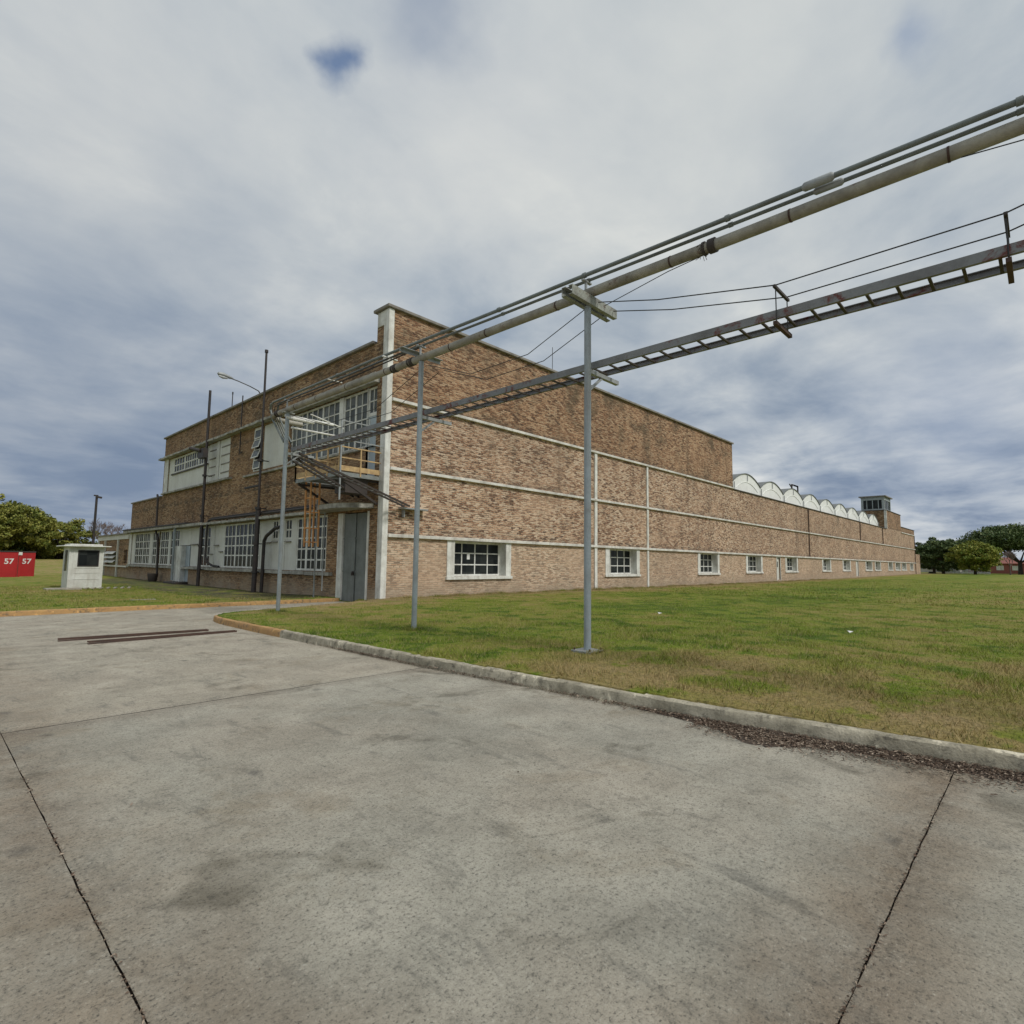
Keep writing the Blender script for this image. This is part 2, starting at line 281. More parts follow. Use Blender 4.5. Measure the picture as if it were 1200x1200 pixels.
def blade_mat():
    m, nt, b = mat('grass_blades'); v = objco(nt)
    c = grass_color(nt, v)
    g = N(nt, 'ShaderNodeNewGeometry')
    c = mixc(nt, ramp(nt, g.outputs['Random Per Island'], [(0.0, 0.0), (0.68, 0.0), (0.72, 0.6), (1.0, 0.75)]), c, (0.36, 0.28, 0.15))
    c = mixc(nt, ramp(nt, g.outputs['Random Per Island'], [(0.0, 0.6), (0.25, 0.4), (0.3, 0.0)]), c, (0.06, 0.12, 0.016))
    L(nt, c, b.inputs['Base Color']); b.inputs['Roughness'].default_value = 0.8; b.inputs['Specular IOR Level'].default_value = 0.2
    return m
M_blade = blade_mat()
def leaf_mat(name, a, bcol, c3):
    m, nt, b = mat(name); v = objco(nt)
    g = N(nt, 'ShaderNodeNewGeometry')
    c = mixc(nt, ramp(nt, noise(nt, v, 0.45, 3, 0.6), [(0.40, 0.0), (0.62, 1.0)]), a, bcol)
    c = mixc(nt, ramp(nt, g.outputs['Random Per Island'], [(0.0, 0.0), (0.6, 0.1), (1.0, 0.9)]), c, c3)
    L(nt, c, b.inputs['Base Color']); b.inputs['Roughness'].default_value = 0.6; b.inputs['Specular IOR Level'].default_value = 0.25
    return m
M_leaf = leaf_mat('olive_foliage', (0.115, 0.15, 0.03), (0.23, 0.225, 0.042), (0.32, 0.30, 0.075))
M_leafd = leaf_mat('dark_foliage', (0.05, 0.09, 0.03), (0.09, 0.13, 0.04), (0.15, 0.17, 0.06))
M_leafg = leaf_mat('green_foliage', (0.11, 0.175, 0.03), (0.22, 0.245, 0.04), (0.34, 0.30, 0.06))
M_litter = leaf_mat('dead_leaves', (0.075, 0.046, 0.03), (0.12, 0.078, 0.052), (0.42, 0.34, 0.26))

# ------------------------------------------------------------------ mesh builder
class MB:
    def __init__(s): s.v = []; s.f = []; s.mi = []
    def add(s, vs, fs, mi=0):
        o = len(s.v); s.v += [tuple(p) for p in vs]
        for f in fs: s.f.append(tuple(o + i for i in f)); s.mi.append(mi)
        return s
    def box(s, a, b, mi=0):
        x0, x1 = sorted((a[0], b[0])); y0, y1 = sorted((a[1], b[1])); z0, z1 = sorted((a[2], b[2]))
        v = [(x0, y0, z0), (x1, y0, z0), (x1, y1, z0), (x0, y1, z0), (x0, y0, z1), (x1, y0, z1), (x1, y1, z1), (x0, y1, z1)]
        return s.add(v, [(3, 2, 1, 0), (4, 5, 6, 7), (0, 1, 5, 4), (1, 2, 6, 5), (2, 3, 7, 6), (3, 0, 4, 7)], mi)
    def quad(s, a, b, c, d, mi=0): return s.add([a, b, c, d], [(0, 1, 2, 3)], mi)
    def bar(s, a, b, w, h, up=(0, 0, 1), mi=0):
        a = Vector(a); b = Vector(b); d = (b - a).normalized(); u = Vector(up)
        if abs(d.dot(u)) > 0.98: u = Vector((1, 0, 0))
        r = d.cross(u).normalized() * (w / 2); t = r.cross(d).normalized() * (h / 2)
        v = [p + i * r + j * t for p in (a, b) for i, j in ((-1, -1), (1, -1), (1, 1), (-1, 1))]
        return s.add(v, [(0, 1, 2, 3), (7, 6, 5, 4), (0, 4, 5, 1), (1, 5, 6, 2), (2, 6, 7, 3), (3, 7, 4, 0)], mi)
    def tube(s, pts, r, n=10, caps=True, mi=0):
        pts = [Vector(p) for p in pts]; k = len(pts)
        rr = r if isinstance(r, (list, tuple)) else [r] * k
        t0 = (pts[1] - pts[0]).normalized(); u = Vector((0, 0, 1)) if abs(t0.z) < 0.9 else Vector((1, 0, 0))
        nrm = (u - u.dot(t0) * t0).normalized(); vs = []; fs = []
        for i, p in enumerate(pts):
            t = ((pts[min(i + 1, k - 1)] - p).normalized() + (p - pts[max(i - 1, 0)]).normalized())
            t = t.normalized() if t.length > 1e-6 else t0
            nrm = (nrm - nrm.dot(t) * t).normalized(); bn = t.cross(nrm)
            vs += [p + rr[i] * (math.cos(2 * PI * j / n) * nrm + math.sin(2 * PI * j / n) * bn) for j in range(n)]
        for i in range(k - 1):
            for j in range(n):
                a = i * n + j; b2 = i * n + (j + 1) % n
                fs.append((a, b2, b2 + n, a + n))
        if caps: fs.append(tuple(range(n - 1, -1, -1))); fs.append(tuple((k - 1) * n + j for j in range(n)))
        return s.add(vs, fs, mi)
    def build(s, name, m, parent=None, smooth=False, link=True):
        me = bpy.data.meshes.new(name); me.from_pydata(s.v, [], s.f)
        ms = m if isinstance(m, (list, tuple)) else [m]
        for x in ms: me.materials.append(x)
        if len(ms) > 1: me.polygons.foreach_set('material_index', s.mi)
        if smooth: me.polygons.foreach_set('use_smooth', [True] * len(me.polygons)); 
        me.update(); o = bpy.data.objects.new(name, me)
        if smooth:
            try: me.set_sharp_from_angle(angle=math.radians(40))
            except Exception: pass
        COL.objects.link(o)
        if parent is not None: attach(o, parent)
        return o
def attach(o, parent):
    o.parent = parent
    p = parent; w = Vector((0, 0, 0))
    while p is not None:
        if p.type == 'EMPTY' : w += p.location
        p = p.parent
    if parent.type == 'EMPTY': o.matrix_parent_inverse = Matrix.Translation(-w)
def thing(name, label, cat, loc, group=None):
    o = bpy.data.objects.new(name, None); o.location = loc; o.empty_display_size = 0.3; COL.objects.link(o)
    o['label'] = label; o['category'] = cat
    if group: o['group'] = group
    return o
def tag(o, label, cat, group=None):
    o['label'] = label; o['category'] = cat
    if group: o['group'] = group
    return o
def struct(o, kind='structure', label=None, cat=None):
    o['kind'] = kind
    if label: o['label'] = label
    if cat: o['category'] = cat
    return o
def bevel(o, w, seg=2):
    b = o.modifiers.new('bevel', 'BEVEL'); b.width = w; b.segments = seg; b.limit_method = 'ANGLE'; return o
def sm(a, b, x):
    t = min(1, max(0, (x - a) / (b - a))); return t * t * (3 - 2 * t)

# ------------------------------------------------------------------ ground heights
KP = [(7.4, -14), (6.55, -5), (6.12, -0.5), (6.06, 0.22), (5.98, 0.74), (5.90, 1.34), (5.76, 2.44), (5.68, 3.71), (5.58, 5.28), (5.48, 6.9), (5.44, 9.3),
      (5.46, 11.3), (5.52, 13.4), (5.63, 15.3), (5.72, 16.2), (5.86, 16.85), (6.15, 17.28), (6.6, 17.52), (8.5, 18.25), (10.65, 18.95), (12.98, 19.62)]
def far_kerb_y(x): return 22.0 + (x - 1.9) * 0.042
def kerb_x(y):
    for (x0, y0), (x1, y1) in zip(KP, KP[1:]):
        if y0 <= y <= y1: return x0 + (x1 - x0) * (y - y0) / (y1 - y0)
    return 7.4 if y < -14 else 99
def road_h(x, y): return -0.125 * sm(8, 21, y) - 0.02 * sm(4, 12, x) * sm(14, 21, y)
def lawn_h(x, y):
    if y > 21.5 and x < 13.5:      # lawn beyond the yellow kerb, rising towards the far trees
        return 0.0 - 0.10 * sm(24, 30, y) + 1.4 * sm(58, 150, y) + 0.02 * mnoise.noise((x * .3, y * .3, 0))
    if y > 60: return -0.1 + 1.4 * sm(58, 150, y)
    z = 0.115 + 0.13 * math.exp(-((x - 9.5) ** 2 / 16 + (y - 4.5) ** 2 / 22)) + 0.36 * sm(55, 150, x)
    z += -0.05 * sm(12, 17.5, y) * (1 - sm(10, 14, x))
    z += 0.03 * mnoise.noise((x * .35, y * .35, 0)) * sm(0, 2, x - kerb_x(y) if y < 17.3 else 2)
    return z
def in_road(x, y):
    if x > 13.0: return False
    if y > far_kerb_y(x) + 0.06: return False
    if y < 17.28: return x < kerb_x(y) + 0.07
    # beyond the tip of the near lawn
    fx = [(6.15, 17.28), (6.6, 17.52), (8.5, 18.25), (10.65, 18.95), (12.98, 19.62)]
    for (x0, y0), (x1, y1) in zip(fx, fx[1:]):
        if x0 <= x <= x1: return y > y0 + (y1 - y0) * (x - x0) / (x1 - x0)
    return x < 6.15 or y > 19.62
def ground_h(x, y):
    return road_h(x, y) - 0.22 if in_road(x, y) else lawn_h(x, y)

def lines(*segs):
    out = []
    for a, b, st in segs:
        n = max(1, round((b - a) / st)); out += [a + (b - a) * i / n for i in range(n)]
    out.append(segs[-1][1]); return out
gx = lines((-900, -200, 100), (-200, -40, 20), (-40, 0, 4), (0, 5.2, .6), (5.2, 6.7, .07), (6.7, 14, .28), (14, 40, 1.0), (40, 160, 5), (160, 300, 20), (300, 1500, 150))
gy = lines((-900, -200, 100), (-200, -30, 20), (-30, -8, 2), (-8, 16, .6), (16, 20, .15), (20, 21.6, .4), (21.6, 22.9, .07), (22.9, 26, .5), (26, 60, 2), (60, 200, 7), (200, 1500, 160))
gm = MB(); nx, ny = len(gx), len(gy)
gm.v = [(x, y, ground_h(x, y)) for y in gy for x in gx]
gm.f = [(j * nx + i, j * nx + i + 1, (j + 1) * nx + i + 1, (j + 1) * nx + i) for j in range(ny - 1) for i in range(nx - 1)]
gm.mi = [0] * len(gm.f)
struct(gm.build('ground', M_lawn, smooth=True))

# ------------------------------------------------------------------ road slabs
rm = MB(); G = 0.0035
jx = [-60, -25.8, -20.5, -15.2, -9.9, -4.62, 0.68, 13.0]
jy = [-40, -18.6, -12.2, -5.78, 0.62, 7.0, 15.9, 22.7]
def edge_jit(x, y, k): return 0.004 * mnoise.noise((x * 7, y * 7, k)) + 0.004 * mnoise.noise((x * 23, y * 23, k))
for i in range(len(jx) - 1):
    for j in range(len(jy) - 1):
        x0, x1, y0, y1 = jx[i] + G, jx[i + 1] - G, jy[j] + G * (2.6 if jy[j] > 6 else 1), jy[j + 1] - G * (2.6 if jy[j + 1] > 6 else 1)
        near = jx[i] > -12 and -7 < jy[j] < 16
        st = 0.16 if near else 1.2
        xs = lines((x0, x1, st)); ys = lines((y0, y1, st)); o = len(rm.v); a, b = len(xs), len(ys)
        for q, y in enumerate(ys):
            for p, x in enumerate(xs):
                xx, yy = x, y
                if p in (0, a - 1): xx += edge_jit(x, y, 1.3 + p)
                if q in (0, b - 1): yy += edge_jit(x, y, 5.1 + q)
                drop = 0.004 if (p in (0, a - 1) or q in (0, b - 1)) else 0
                rm.v.append((xx, yy, road_h(x, y) - drop))
        rm.f += [(o + q * a + p, o + q * a + p + 1, o + (q + 1) * a + p + 1, o + (q + 1) * a + p) for q in range(b - 1) for p in range(a - 1)]
        rm.mi += [0] * ((a - 1) * (b - 1))
xs = lines((-60, 13, 2)); ys = lines((-40, 22.7, 1)); o = len(rm.v); a = len(xs)
rm.v += [(x, y, road_h(x, y) - 0.022) for y in ys for x in xs]
rm.f += [(o + q * a + p, o + q * a + p + 1, o + (q + 1) * a + p + 1, o + (q + 1) * a + p) for q in range(len(ys) - 1) for p in range(a - 1)]
rm.mi += [1] * ((a - 1) * (len(ys) - 1))
struct(rm.build('road', [M_road, M_soil], smooth=True))

# ------------------------------------------------------------------ kerbs
def kerb(name, path, hgt, width, ymat, h_of, step=0.06):
    pts = [Vector((p[0], p[1], 0)) for p in path]; out = []
    for a, b in zip(pts, pts[1:]):
        n = max(1, int((b - a).length / step))
        out += [a.lerp(b, i / n) for i in range(n)]
    out.append(pts[-1]); m = MB(); k = len(out)
    prof = [(0.0, -0.06), (0.008, 0.6), (0.016, 0.90), (0.032, 0.985), (0.07, 1.0), (width - 0.03, 1.0), (width, 0.93), (width + 0.01, -0.4)]
    for i, p in enumerate(out):
        t = (out[min(i + 1, k - 1)] - out[max(i - 1, 0)]).normalized(); nrm = Vector((t.y, -t.x, 0))
        base = h_of(p.x, p.y)
        for q, (d, z) in enumerate(prof):
            jt = 0.007 * mnoise.noise((p.x * 2, p.y * 2, q * .5)) + 0.006 * mnoise.noise((p.x * 27, p.y * 27, q * 2.1)) + 0.008 * mnoise.noise((p.x * 11, p.y * 11, q * 1.7))
            m.v.append((p.x + nrm.x * (d + jt), p.y + nrm.y * (d + jt), base + hgt * z + jt * 0.6))
    n = len(prof)
    for i in range(k - 1):
        mid = (out[i] + out[i + 1]) / 2
        for q in range(n - 1):
            m.f.append((i * n + q, i * n + q + 1, (i + 1) * n + q + 1, (i + 1) * n + q)); m.mi.append(1 if ymat(mid.x, mid.y) else 0)
    for e in (0, k - 1): m.f.append(tuple(e * n + q for q in range(n))); m.mi.append(0)
    return struct(m.build(name, [M_kerb, M_kerby], smooth=True))
kerb('kerb', [p for p in KP if p[1] < 17.6], 0.15, 0.15, lambda x, y: y > 11.9, road_h)
kerb('kerb', [(-60, far_kerb_y(-60)), (-10, far_kerb_y(-10)), (1.9, far_kerb_y(1.9)), (12.9, far_kerb_y(12.9))][::-1], 0.14, 0.2, lambda x, y: True, road_h, 0.3)
# flush concrete edging behind the near lawn
em = MB()
fx = [(6.6, 17.52), (8.5, 18.25), (10.65, 18.95), (12.6, 19.5)]
for (x0, y0), (x1, y1) in zip(fx, fx[1:]):
    em.bar((x0, y0 + .06, road_h(x0, y0) + 0.03), (x1, y1 + .06, road_h(x1, y1) + 0.03), 0.16, 0.14)
struct(em.build('edging', M_kerb))

# ------------------------------------------------------------------ main building
XW, YW = 13.0, 19.47
FB = thing('factory_building', 'long brown brick factory with tall stepped corner block, white bands and arched roof bays', 'building', (XW, YW, 0))
def PY(u, d, z): return (u, YW + d, z)
def PX(u, d, z): return (XW + d, u, z)
def wallgrid(m, P, rects, holes):
    """rects: list of (u0,u1,z0,z1) making up the wall; holes: (u0,u1,z0,z1,depth)"""
    us = sorted({round(x, 4) for r in rects for x in r[:2]} | {round(x, 4) for h in holes for x in h[:2]})
    zs = sorted({round(x, 4) for r in rects for x in r[2:4]} | {round(x, 4) for h in holes for x in h[2:4]})
    flip = P is PX
    for a, b in zip(us, us[1:]):
        for c, d in zip(zs, zs[1:]):
            u, z = (a + b) / 2, (c + d) / 2
            if not any(r[0] < u < r[1] and r[2] < z < r[3] for r in rects): continue
            if any(h[0] < u < h[1] and h[2] < z < h[3] for h in holes): continue
            q = [P(a, 0, c), P(b, 0, c), P(b, 0, d), P(a, 0, d)]
            m.quad(*(q[::-1] if flip else q))
    for u0, u1, z0, z1, dp in holes:
        m.quad(P(u0, 0, z0), P(u0, 0, z1), P(u0, dp, z1), P(u0, dp, z0)); m.quad(P(u1, 0, z0), P(u1, 0, z1), P(u1, dp, z1), P(u1, dp, z0))
        m.quad(P(u0, 0, z0), P(u1, 0, z0), P(u1, dp, z0), P(u0, dp, z0)); m.quad(P(u0, 0, z1), P(u1, 0, z1), P(u1, dp, z1), P(u0, dp, z1))
def pbox(m, P, u0, u1, d0, d1, z0, z1, mi=0): m.box(P(u0, d0, z0), P(u1, d1, z1), mi)

# --- long elevation (faces -Y)
WIN = [(16.40, 20.55, .80), (28.90, 32.85, .82), (41.40, 45.35, .85), (51.0, 55.0, .92), (61.4, 65.4, .97), (74.5, 78.3, 1.02), (83.8, 87.95, 1.05),
       (96.7, 101.2, 1.08), (102.95, 107.3, 1.08), (113.1, 117.1, 1.1), (119.4, 124.2, 1.1), (125.5, 130.3, 1.1), (133.9, 137.9, 1.1)]
RD = 0.50; holes = []
for a, b, z in WIN: holes.append((a + .44, b - .36, z + .17, 2.58, RD))
DO = [(58.9, 59.9, .30, 2.5, .18), (91.0, 92.3, .42, 2.5, .12)]
m = MB()
wallgrid(m, PY, [(13.0, 48.5, -.4, 12.2), (48.5, 113.4, -.4, 8.2), (113.4, 126.5, -.4, 11.42), (126.5, 140.9, -.4, 9.25), (140.9, 146.6, -.4, 4.5)], holes + DO)
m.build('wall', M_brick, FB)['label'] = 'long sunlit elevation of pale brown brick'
# --- short elevation (faces -X)
BW = (20.2, 28.2, 6.46, 9.08, .28)          # big window band
UD = (20.2, 20.98, 5.05, 6.46, .28)
WP = (28.32, 31.4, 6.60, 9.08, .06)
AW = (31.5, 32.62, 6.58, 9.1, .18)
BAY = (36.25, 48.4, 6.60, 9.15, .12)
LOW = (23.95, 57.4, 1.10, 3.74, .14)
LDO = (42.55, 44.85, .02, 1.10, .14)
GD = (20.45, 22.95, -.3, 3.70, .30)
m = MB()
wallgrid(m, PX, [(19.47, 20.35, 10.9, 12.2), (19.47, 49.6, -.4, 10.9), (49.6, 58.2, -.4, 6.35)], [BW, UD, WP, AW, BAY, LOW, LDO, GD])
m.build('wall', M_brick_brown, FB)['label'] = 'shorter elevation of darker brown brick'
# --- remaining faces of the blocks and the parapet
m = MB()
m.quad((13, 20.35, 10.9), (48.5, 20.35, 10.9), (48.5, 20.35, 12.2), (13, 20.35, 12.2))
m.quad((48.5, 19.47, -.4), (48.5, 49.6, -.4), (48.5, 49.6, 10.9), (48.5, 19.47, 10.9)); m.quad((48.5, 19.47, 10.9), (48.5, 20.35, 10.9), (48.5, 20.35, 12.2), (48.5, 19.47, 12.2))
m.quad((13, 49.6, -.4), (48.5, 49.6, -.4), (48.5, 49.6, 10.9), (13, 49.6, 10.9))
m.quad((13, 58.2, -.4), (48, 58.2, -.4), (48, 58.2, 6.35), (13, 58.2, 6.35)); m.quad((48, 49.6, -.4), (48, 58.2, -.4), (48, 58.2, 6.35), (48, 49.6, 6.35))
m.quad((146.6, 19.47, -.4), (146.6, 60, -.4), (146.6, 60, 4.5), (146.6, 19.47, 4.5)); m.quad((140.9, 19.47, 4.5), (140.9, 60, 4.5), (140.9, 60, 9.25), (140.9, 19.47, 9.25))
m.quad((48.5, 60, -.4), (146.6, 60, -.4), (146.6, 60, 4.5), (48.5, 60, 4.5)); m.quad((48.5, 60, 4.5), (140.9, 60, 4.5), (140.9, 60, 8.2), (48.5, 60, 8.2))
m.quad((48.5, 19.75, 7.4), (113.4, 19.75, 7.4), (113.4, 19.75, 8.2), (48.5, 19.75, 8.2)); m.quad((48.5, 19.47, 8.2), (113.4, 19.47, 8.2), (113.4, 19.75, 8.2), (48.5, 19.75, 8.2))
m.quad((113.4, 19.47, 8.2), (113.4, 34, 8.2), (113.4, 34, 11.42), (113.4, 19.47, 11.42)); m.quad((126.5, 19.47, 9.25), (126.5, 34, 9.25), (126.5, 34, 11.42), (126.5, 19.47, 11.42))
m.quad((113.4, 34, 7), (126.5, 34, 7), (126.5, 34, 11.42), (113.4, 34, 11.42))
m.quad((126.5, 60, 8), (140.9, 60, 8), (140.9, 60, 9.25), (126.5, 60, 9.25)); m.quad((126.5, 34, 7), (126.5, 60, 7), (126.5, 60, 9.25), (126.5, 34, 9.25))
m.build('wall', M_brick_brown, FB)
m = MB()
m.quad((13, 20.35, 10.7), (48.5, 20.35, 10.7), (48.5, 49.6, 10.7), (13, 49.6, 10.7)); m.quad((13, 49.6, 6.2), (48, 49.6, 6.2), (48, 58.2, 6.2), (13, 58.2, 6.2))
m.quad((48.5, 19.75, 7.4), (126.5, 19.75, 7.4), (126.5, 60, 7.4), (48.5, 60, 7.4)); m.quad((126.5, 19.47, 9.2), (140.9, 19.47, 9.2), (140.9, 60, 9.2), (126.5, 60, 9.2))
m.quad((113.4, 19.47, 11.41), (126.5, 19.47, 11.41), (126.5, 34, 11.41), (113.4, 34, 11.41)); m.quad((140.9, 19.47, 4.49), (146.6, 19.47, 4.49), (146.6, 60, 4.49), (140.9, 60, 4.49))
m.build('roof', M_roof, FB)
# --- copings
def wobbly(name, segs, mm):
    m = MB()
    for a, b in segs: m.box(a, b)
    return bevel(m.build(name, mm, FB), 0.015, 1)
wobbly('coping', [((12.84, 19.33, 12.2), (48.58, 20.47, 12.33))], M_coping)
wobbly('coping', [((12.86, 20.475, 10.9), (13.35, 49.72, 11.02))], M_coping)
wobbly('coping', [((12.9, 49.72, 6.35), (13.35, 58.32, 6.46))], M_coping)
wobbly('coping', [((48.5, 19.37, 8.2), (113.38, 19.83, 8.29))], M_darkcoping)
wobbly('coping', [((113.28, 19.37, 11.42), (126.6, 34.1, 11.52))], M_darkcoping)
wobbly('coping', [((126.62, 19.37, 9.25), (141.0, 19.9, 9.34))], M_darkcoping)
# --- string courses
for a, b, z0, z1 in ((13.225, 48.5, 8.26, 8.39), (13.225, 140.9, 5.36, 5.49), (13.225, 140.9, 2.59, 2.73), (126.5, 140.9, 8.15, 8.3)):
    m = MB(); pbox(m, PY, a, b, -.13, .02, z0, z1); bevel(m.build('string_course', M_band, FB), 0.012, 1)
for a, w in ((27.72, .26), (33.80, .20)):
    m = MB()
    for z0, z1 in ((-.1, 2.588), (2.732, 5.358), (5.492, 8.258)): pbox(m, PY, a, a + w, -.07, .02, z0, z1)
    m.build('pilaster_strip', M_white, FB)
# dark rain pipes on the long low wall
for u, z0, z1 in ((69.5, 2.76, 8.15), (94.0, 5.52, 8.15), (109.5, 5.52, 8.15), (140.2, .5, 8.1)):
    m = MB(); m.tube([(u, YW - .10, z0), (u, YW - .10, z1)], .06, 8); m.build('downpipe', M_rust, FB, True)
# --- white corner pilaster (two faces) and its head
m = MB()
m.box((12.95, 19.42, -.3), (13.22, 19.50, 12.19)); m.box((12.95, 19.501, -.3), (13.02, 19.80, 12.19)); m.box((12.96, 19.801, 11.55), (13.02, 20.30, 12.19))
bevel(m.build('corner_pilaster', M_white, FB), .015, 1)
m = MB(); m.box((12.94, 48.42, 6.6), (13.02, 49.25, 9.3)); m.build('pilaster_strip', M_white, FB)
m = MB(); m.box((12.95, 57.42, .9), (13.05, 58.15, 3.75)); m.build('pilaster_strip', M_white, FB)

# --- windows
def grid_window(P, u0, u1, z0, z1, cols, rows, d, bar=.05, frame=.09, thick=.06, glass=M_glass, parent=FB, zlines=None, ulines=None, fm=M_white, wide=()):
    m = MB()
    pbox(m, P, u0, u1, d, d + thick, z0, z0 + frame); pbox(m, P, u0, u1, d, d + thick, z1 - frame, z1)
    pbox(m, P, u0, u0 + frame, d, d + thick, z0 + frame, z1 - frame); pbox(m, P, u1 - frame, u1, d, d + thick, z0 + frame, z1 - frame)
    us = ulines or [u0 + (u1 - u0) * i / cols for i in range(1, cols)]
    zs = zlines or [z0 + (z1 - z0) * i / rows for i in range(1, rows)]
    for i, u in enumerate(us):
        w = bar * 2.4 if i in wide else bar
        pbox(m, P, u - w / 2, u + w / 2, d + .006, d + thick - .006, z0 + frame, z1 - frame)
    for z in zs: pbox(m, P, u0 + frame, u1 - frame, d + .012, d + thick - .012, z - bar / 2, z + bar / 2)
    w = m.build('window', fm, parent)
    g = MB(); q = [P(u0 + .02, d + thick * .62, z0 + .02), P(u1 - .02, d + thick * .62, z0 + .02), P(u1 - .02, d + thick * .62, z1 - .02), P(u0 + .02, d + thick * .62, z1 - .02)]
    g.quad(*(q if P is PY else q[::-1])); g.build('pane', glass, w)
    return w
for i, (a, b, z) in enumerate(WIN):
    w = grid_window(PY, a + .44, b - .36, z + .17, 2.575, 4, 3, RD - .075, bar=.055)
    m = MB()   # white surround standing 3 cm proud, and lined reveals
    pbox(m, PY, a, a + .44, -.035, .01, z + .17, 2.585); pbox(m, PY, b - .36, b, -.035, .01, z + .17, 2.585)
    pbox(m, PY, a + .44, a + .452, .012, RD - .08, z + .17, 2.575); pbox(m, PY, b - .372, b - .36, .012, RD - .08, z + .17, 2.575)
    pbox(m, PY, a + .44, b - .36, .0, RD - .08, 2.575, 2.586)
    m.build('surround', M_white, w)
    m = MB(); pbox(m, PY, a - .06, b + .06, -.10, .01, z + .03, z + .165); pbox(m, PY, a + .45, b - .37, .012, RD - .08, z + .172, z + .185)
    bevel(m.build('sill', M_white, w), .01, 1)
m = MB(); g = MB(); pbox(g, PY, 18.02, 18.2, RD - .05, RD - .045, 1.75, 2.02); g.build('paper_note', M_sign, FB)
for k, (a, b, z0, z1, dp) in enumerate(DO):
    d = MB(); pbox(d, PY, a + .01, b - .01, dp - .06, dp, z0, z1 - .01); pbox(d, PY, a + .15, b - .15, dp - .075, dp - .058, z0 + .2, z0 + 1.0); pbox(d, PY, a + .15, b - .15, dp - .075, dp - .058, z0 + 1.15, z1 - .2)
    dd = d.build('door', M_cream, FB)
    f = MB(); pbox(f, PY, a - .1, a, -.03, .05, z0 - .1, 2.5); pbox(f, PY, b, b + .1, -.03, .05, z0 - .1, 2.5); pbox(f, PY, a - .1, b + .1, -.03, .05, 2.5, 2.588); f.build('frame', M_white, dd)
    if k == 0:
        g = MB(); pbox(g, PY, a + .36, a + .62, dp - .085, dp - .076, 1.55, 2.1); g.build('pane', M_glass, dd)

# --- short elevation: big upper window in two halves, transom and pale blue door
grid_window(PX, 23.37, 28.18, 6.47, 9.06, 9, 4, .10, bar=.055, glass=M_glass2, wide=(2, 5))
grid_window(PX, 21.02, 23.02, 6.47, 9.06, 4, 4, .10, bar=.055, glass=M_glass2, wide=(1,))
grid_window(PX, 20.22, 20.98, 7.86, 9.06, 2, 2, .10, bar=.05, glass=M_glass2)
m = MB(); pbox(m, PX, 23.02, 23.37, .05, .2, 6.47, 9.06); pbox(m, PX, 20.98, 21.02, .04, .2, 5.06, 9.06); m.build('mullion', M_white, FB)
d = MB(); pbox(d, PX, 20.24, 20.96, .12, .17, 5.07, 7.8); d = d.build('door', M_blue_door, FB)
f = MB(); pbox(f, PX, 20.24, 20.98, .10, .2, 7.8, 7.86); pbox(f, PX, 20.3, 20.36, .10, .119, 5.2, 7.7); pbox(f, PX, 20.84, 20.9, .10, .119, 5.2, 7.7); f.build('frame', M_white, d)
m = MB(); m.box((12.74, 20.02, 9.09), (13.02, 28.3, 9.52)); bevel(m.build('lintel', M_conc, FB), .02, 1)
m = MB(); m.box((12.86, 21.0, 6.34), (13.1, 33.7, 6.455)); bevel(m.build('sill', M_conc, FB), .015, 1)
m = MB(); pbox(m, PX, 28.33, 31.39, .03, .06, 6.61, 9.07); m.build('panel', M_cream, FB)
# awning sashes
m = MB(); pbox(m, PX, 31.5, 31.58, .0, .1, 6.59, 9.09); pbox(m, PX, 32.54, 32.62, .0, .1, 6.59, 9.09); pbox(m, PX, 31.58, 32.54, .0, .1, 9.0, 9.09); pbox(m, PX, 31.58, 32.54, 0, .1, 6.59, 6.67)
aw = m.build('window', M_white, FB)
for i in range(4):
    zt = 9.0 - i * .58; ang = (0.02, .30, .34, .08)[i]
    s = MB(); dx = math.sin(ang) * .54; dz = math.cos(ang) * .54; x0 = 12.98
    def Q(u, t, off=0): return (x0 - dx * t - off * math.cos(ang), u, zt - .02 - dz * t - off * math.sin(ang) * 0)
    for a, b, t0, t1 in ((31.6, 32.52, 0, .12), (31.6, 32.52, .88, 1), (31.6, 31.68, .12, .88), (32.44, 32.52, .12, .88)):
        s.add([Q(a, t0), Q(b, t0), Q(b, t1), Q(a, t1), Q(a, t0, .04), Q(b, t0, .04), Q(b, t1, .04), Q(a, t1, .04)], [(0, 1, 2, 3), (7, 6, 5, 4), (0, 4, 5, 1), (1, 5, 6, 2), (2, 6, 7, 3), (3, 7, 4, 0)])
    s.build('sash', M_white, aw)
    s = MB(); s.quad(Q(31.66, .1, .02), Q(32.46, .1, .02), Q(32.46, .9, .02), Q(31.66, .9, .02)); s.build('pane', M_glass2, aw)
s = MB(); s.quad(PX(31.5, .15, 6.6), PX(32.6, .15, 6.6), PX(32.6, .15, 9.1), PX(31.5, .15, 9.1)); s.build('pane', M_glass, aw)
# upper ledge, its crumbling edge
m = MB()
for i in range(54):
    a = 28.31 + i * (49.9 - 28.31) / 54; b = a + (49.9 - 28.31) / 54 - (0.002)
    jt = random.uniform(-.03, .03)
    m.box((12.62 + jt, a, 9.17 + random.uniform(0, .02)), (13.0, b, 9.31 + random.uniform(-.015, .015)))
m.build('ledge', M_conc, FB)
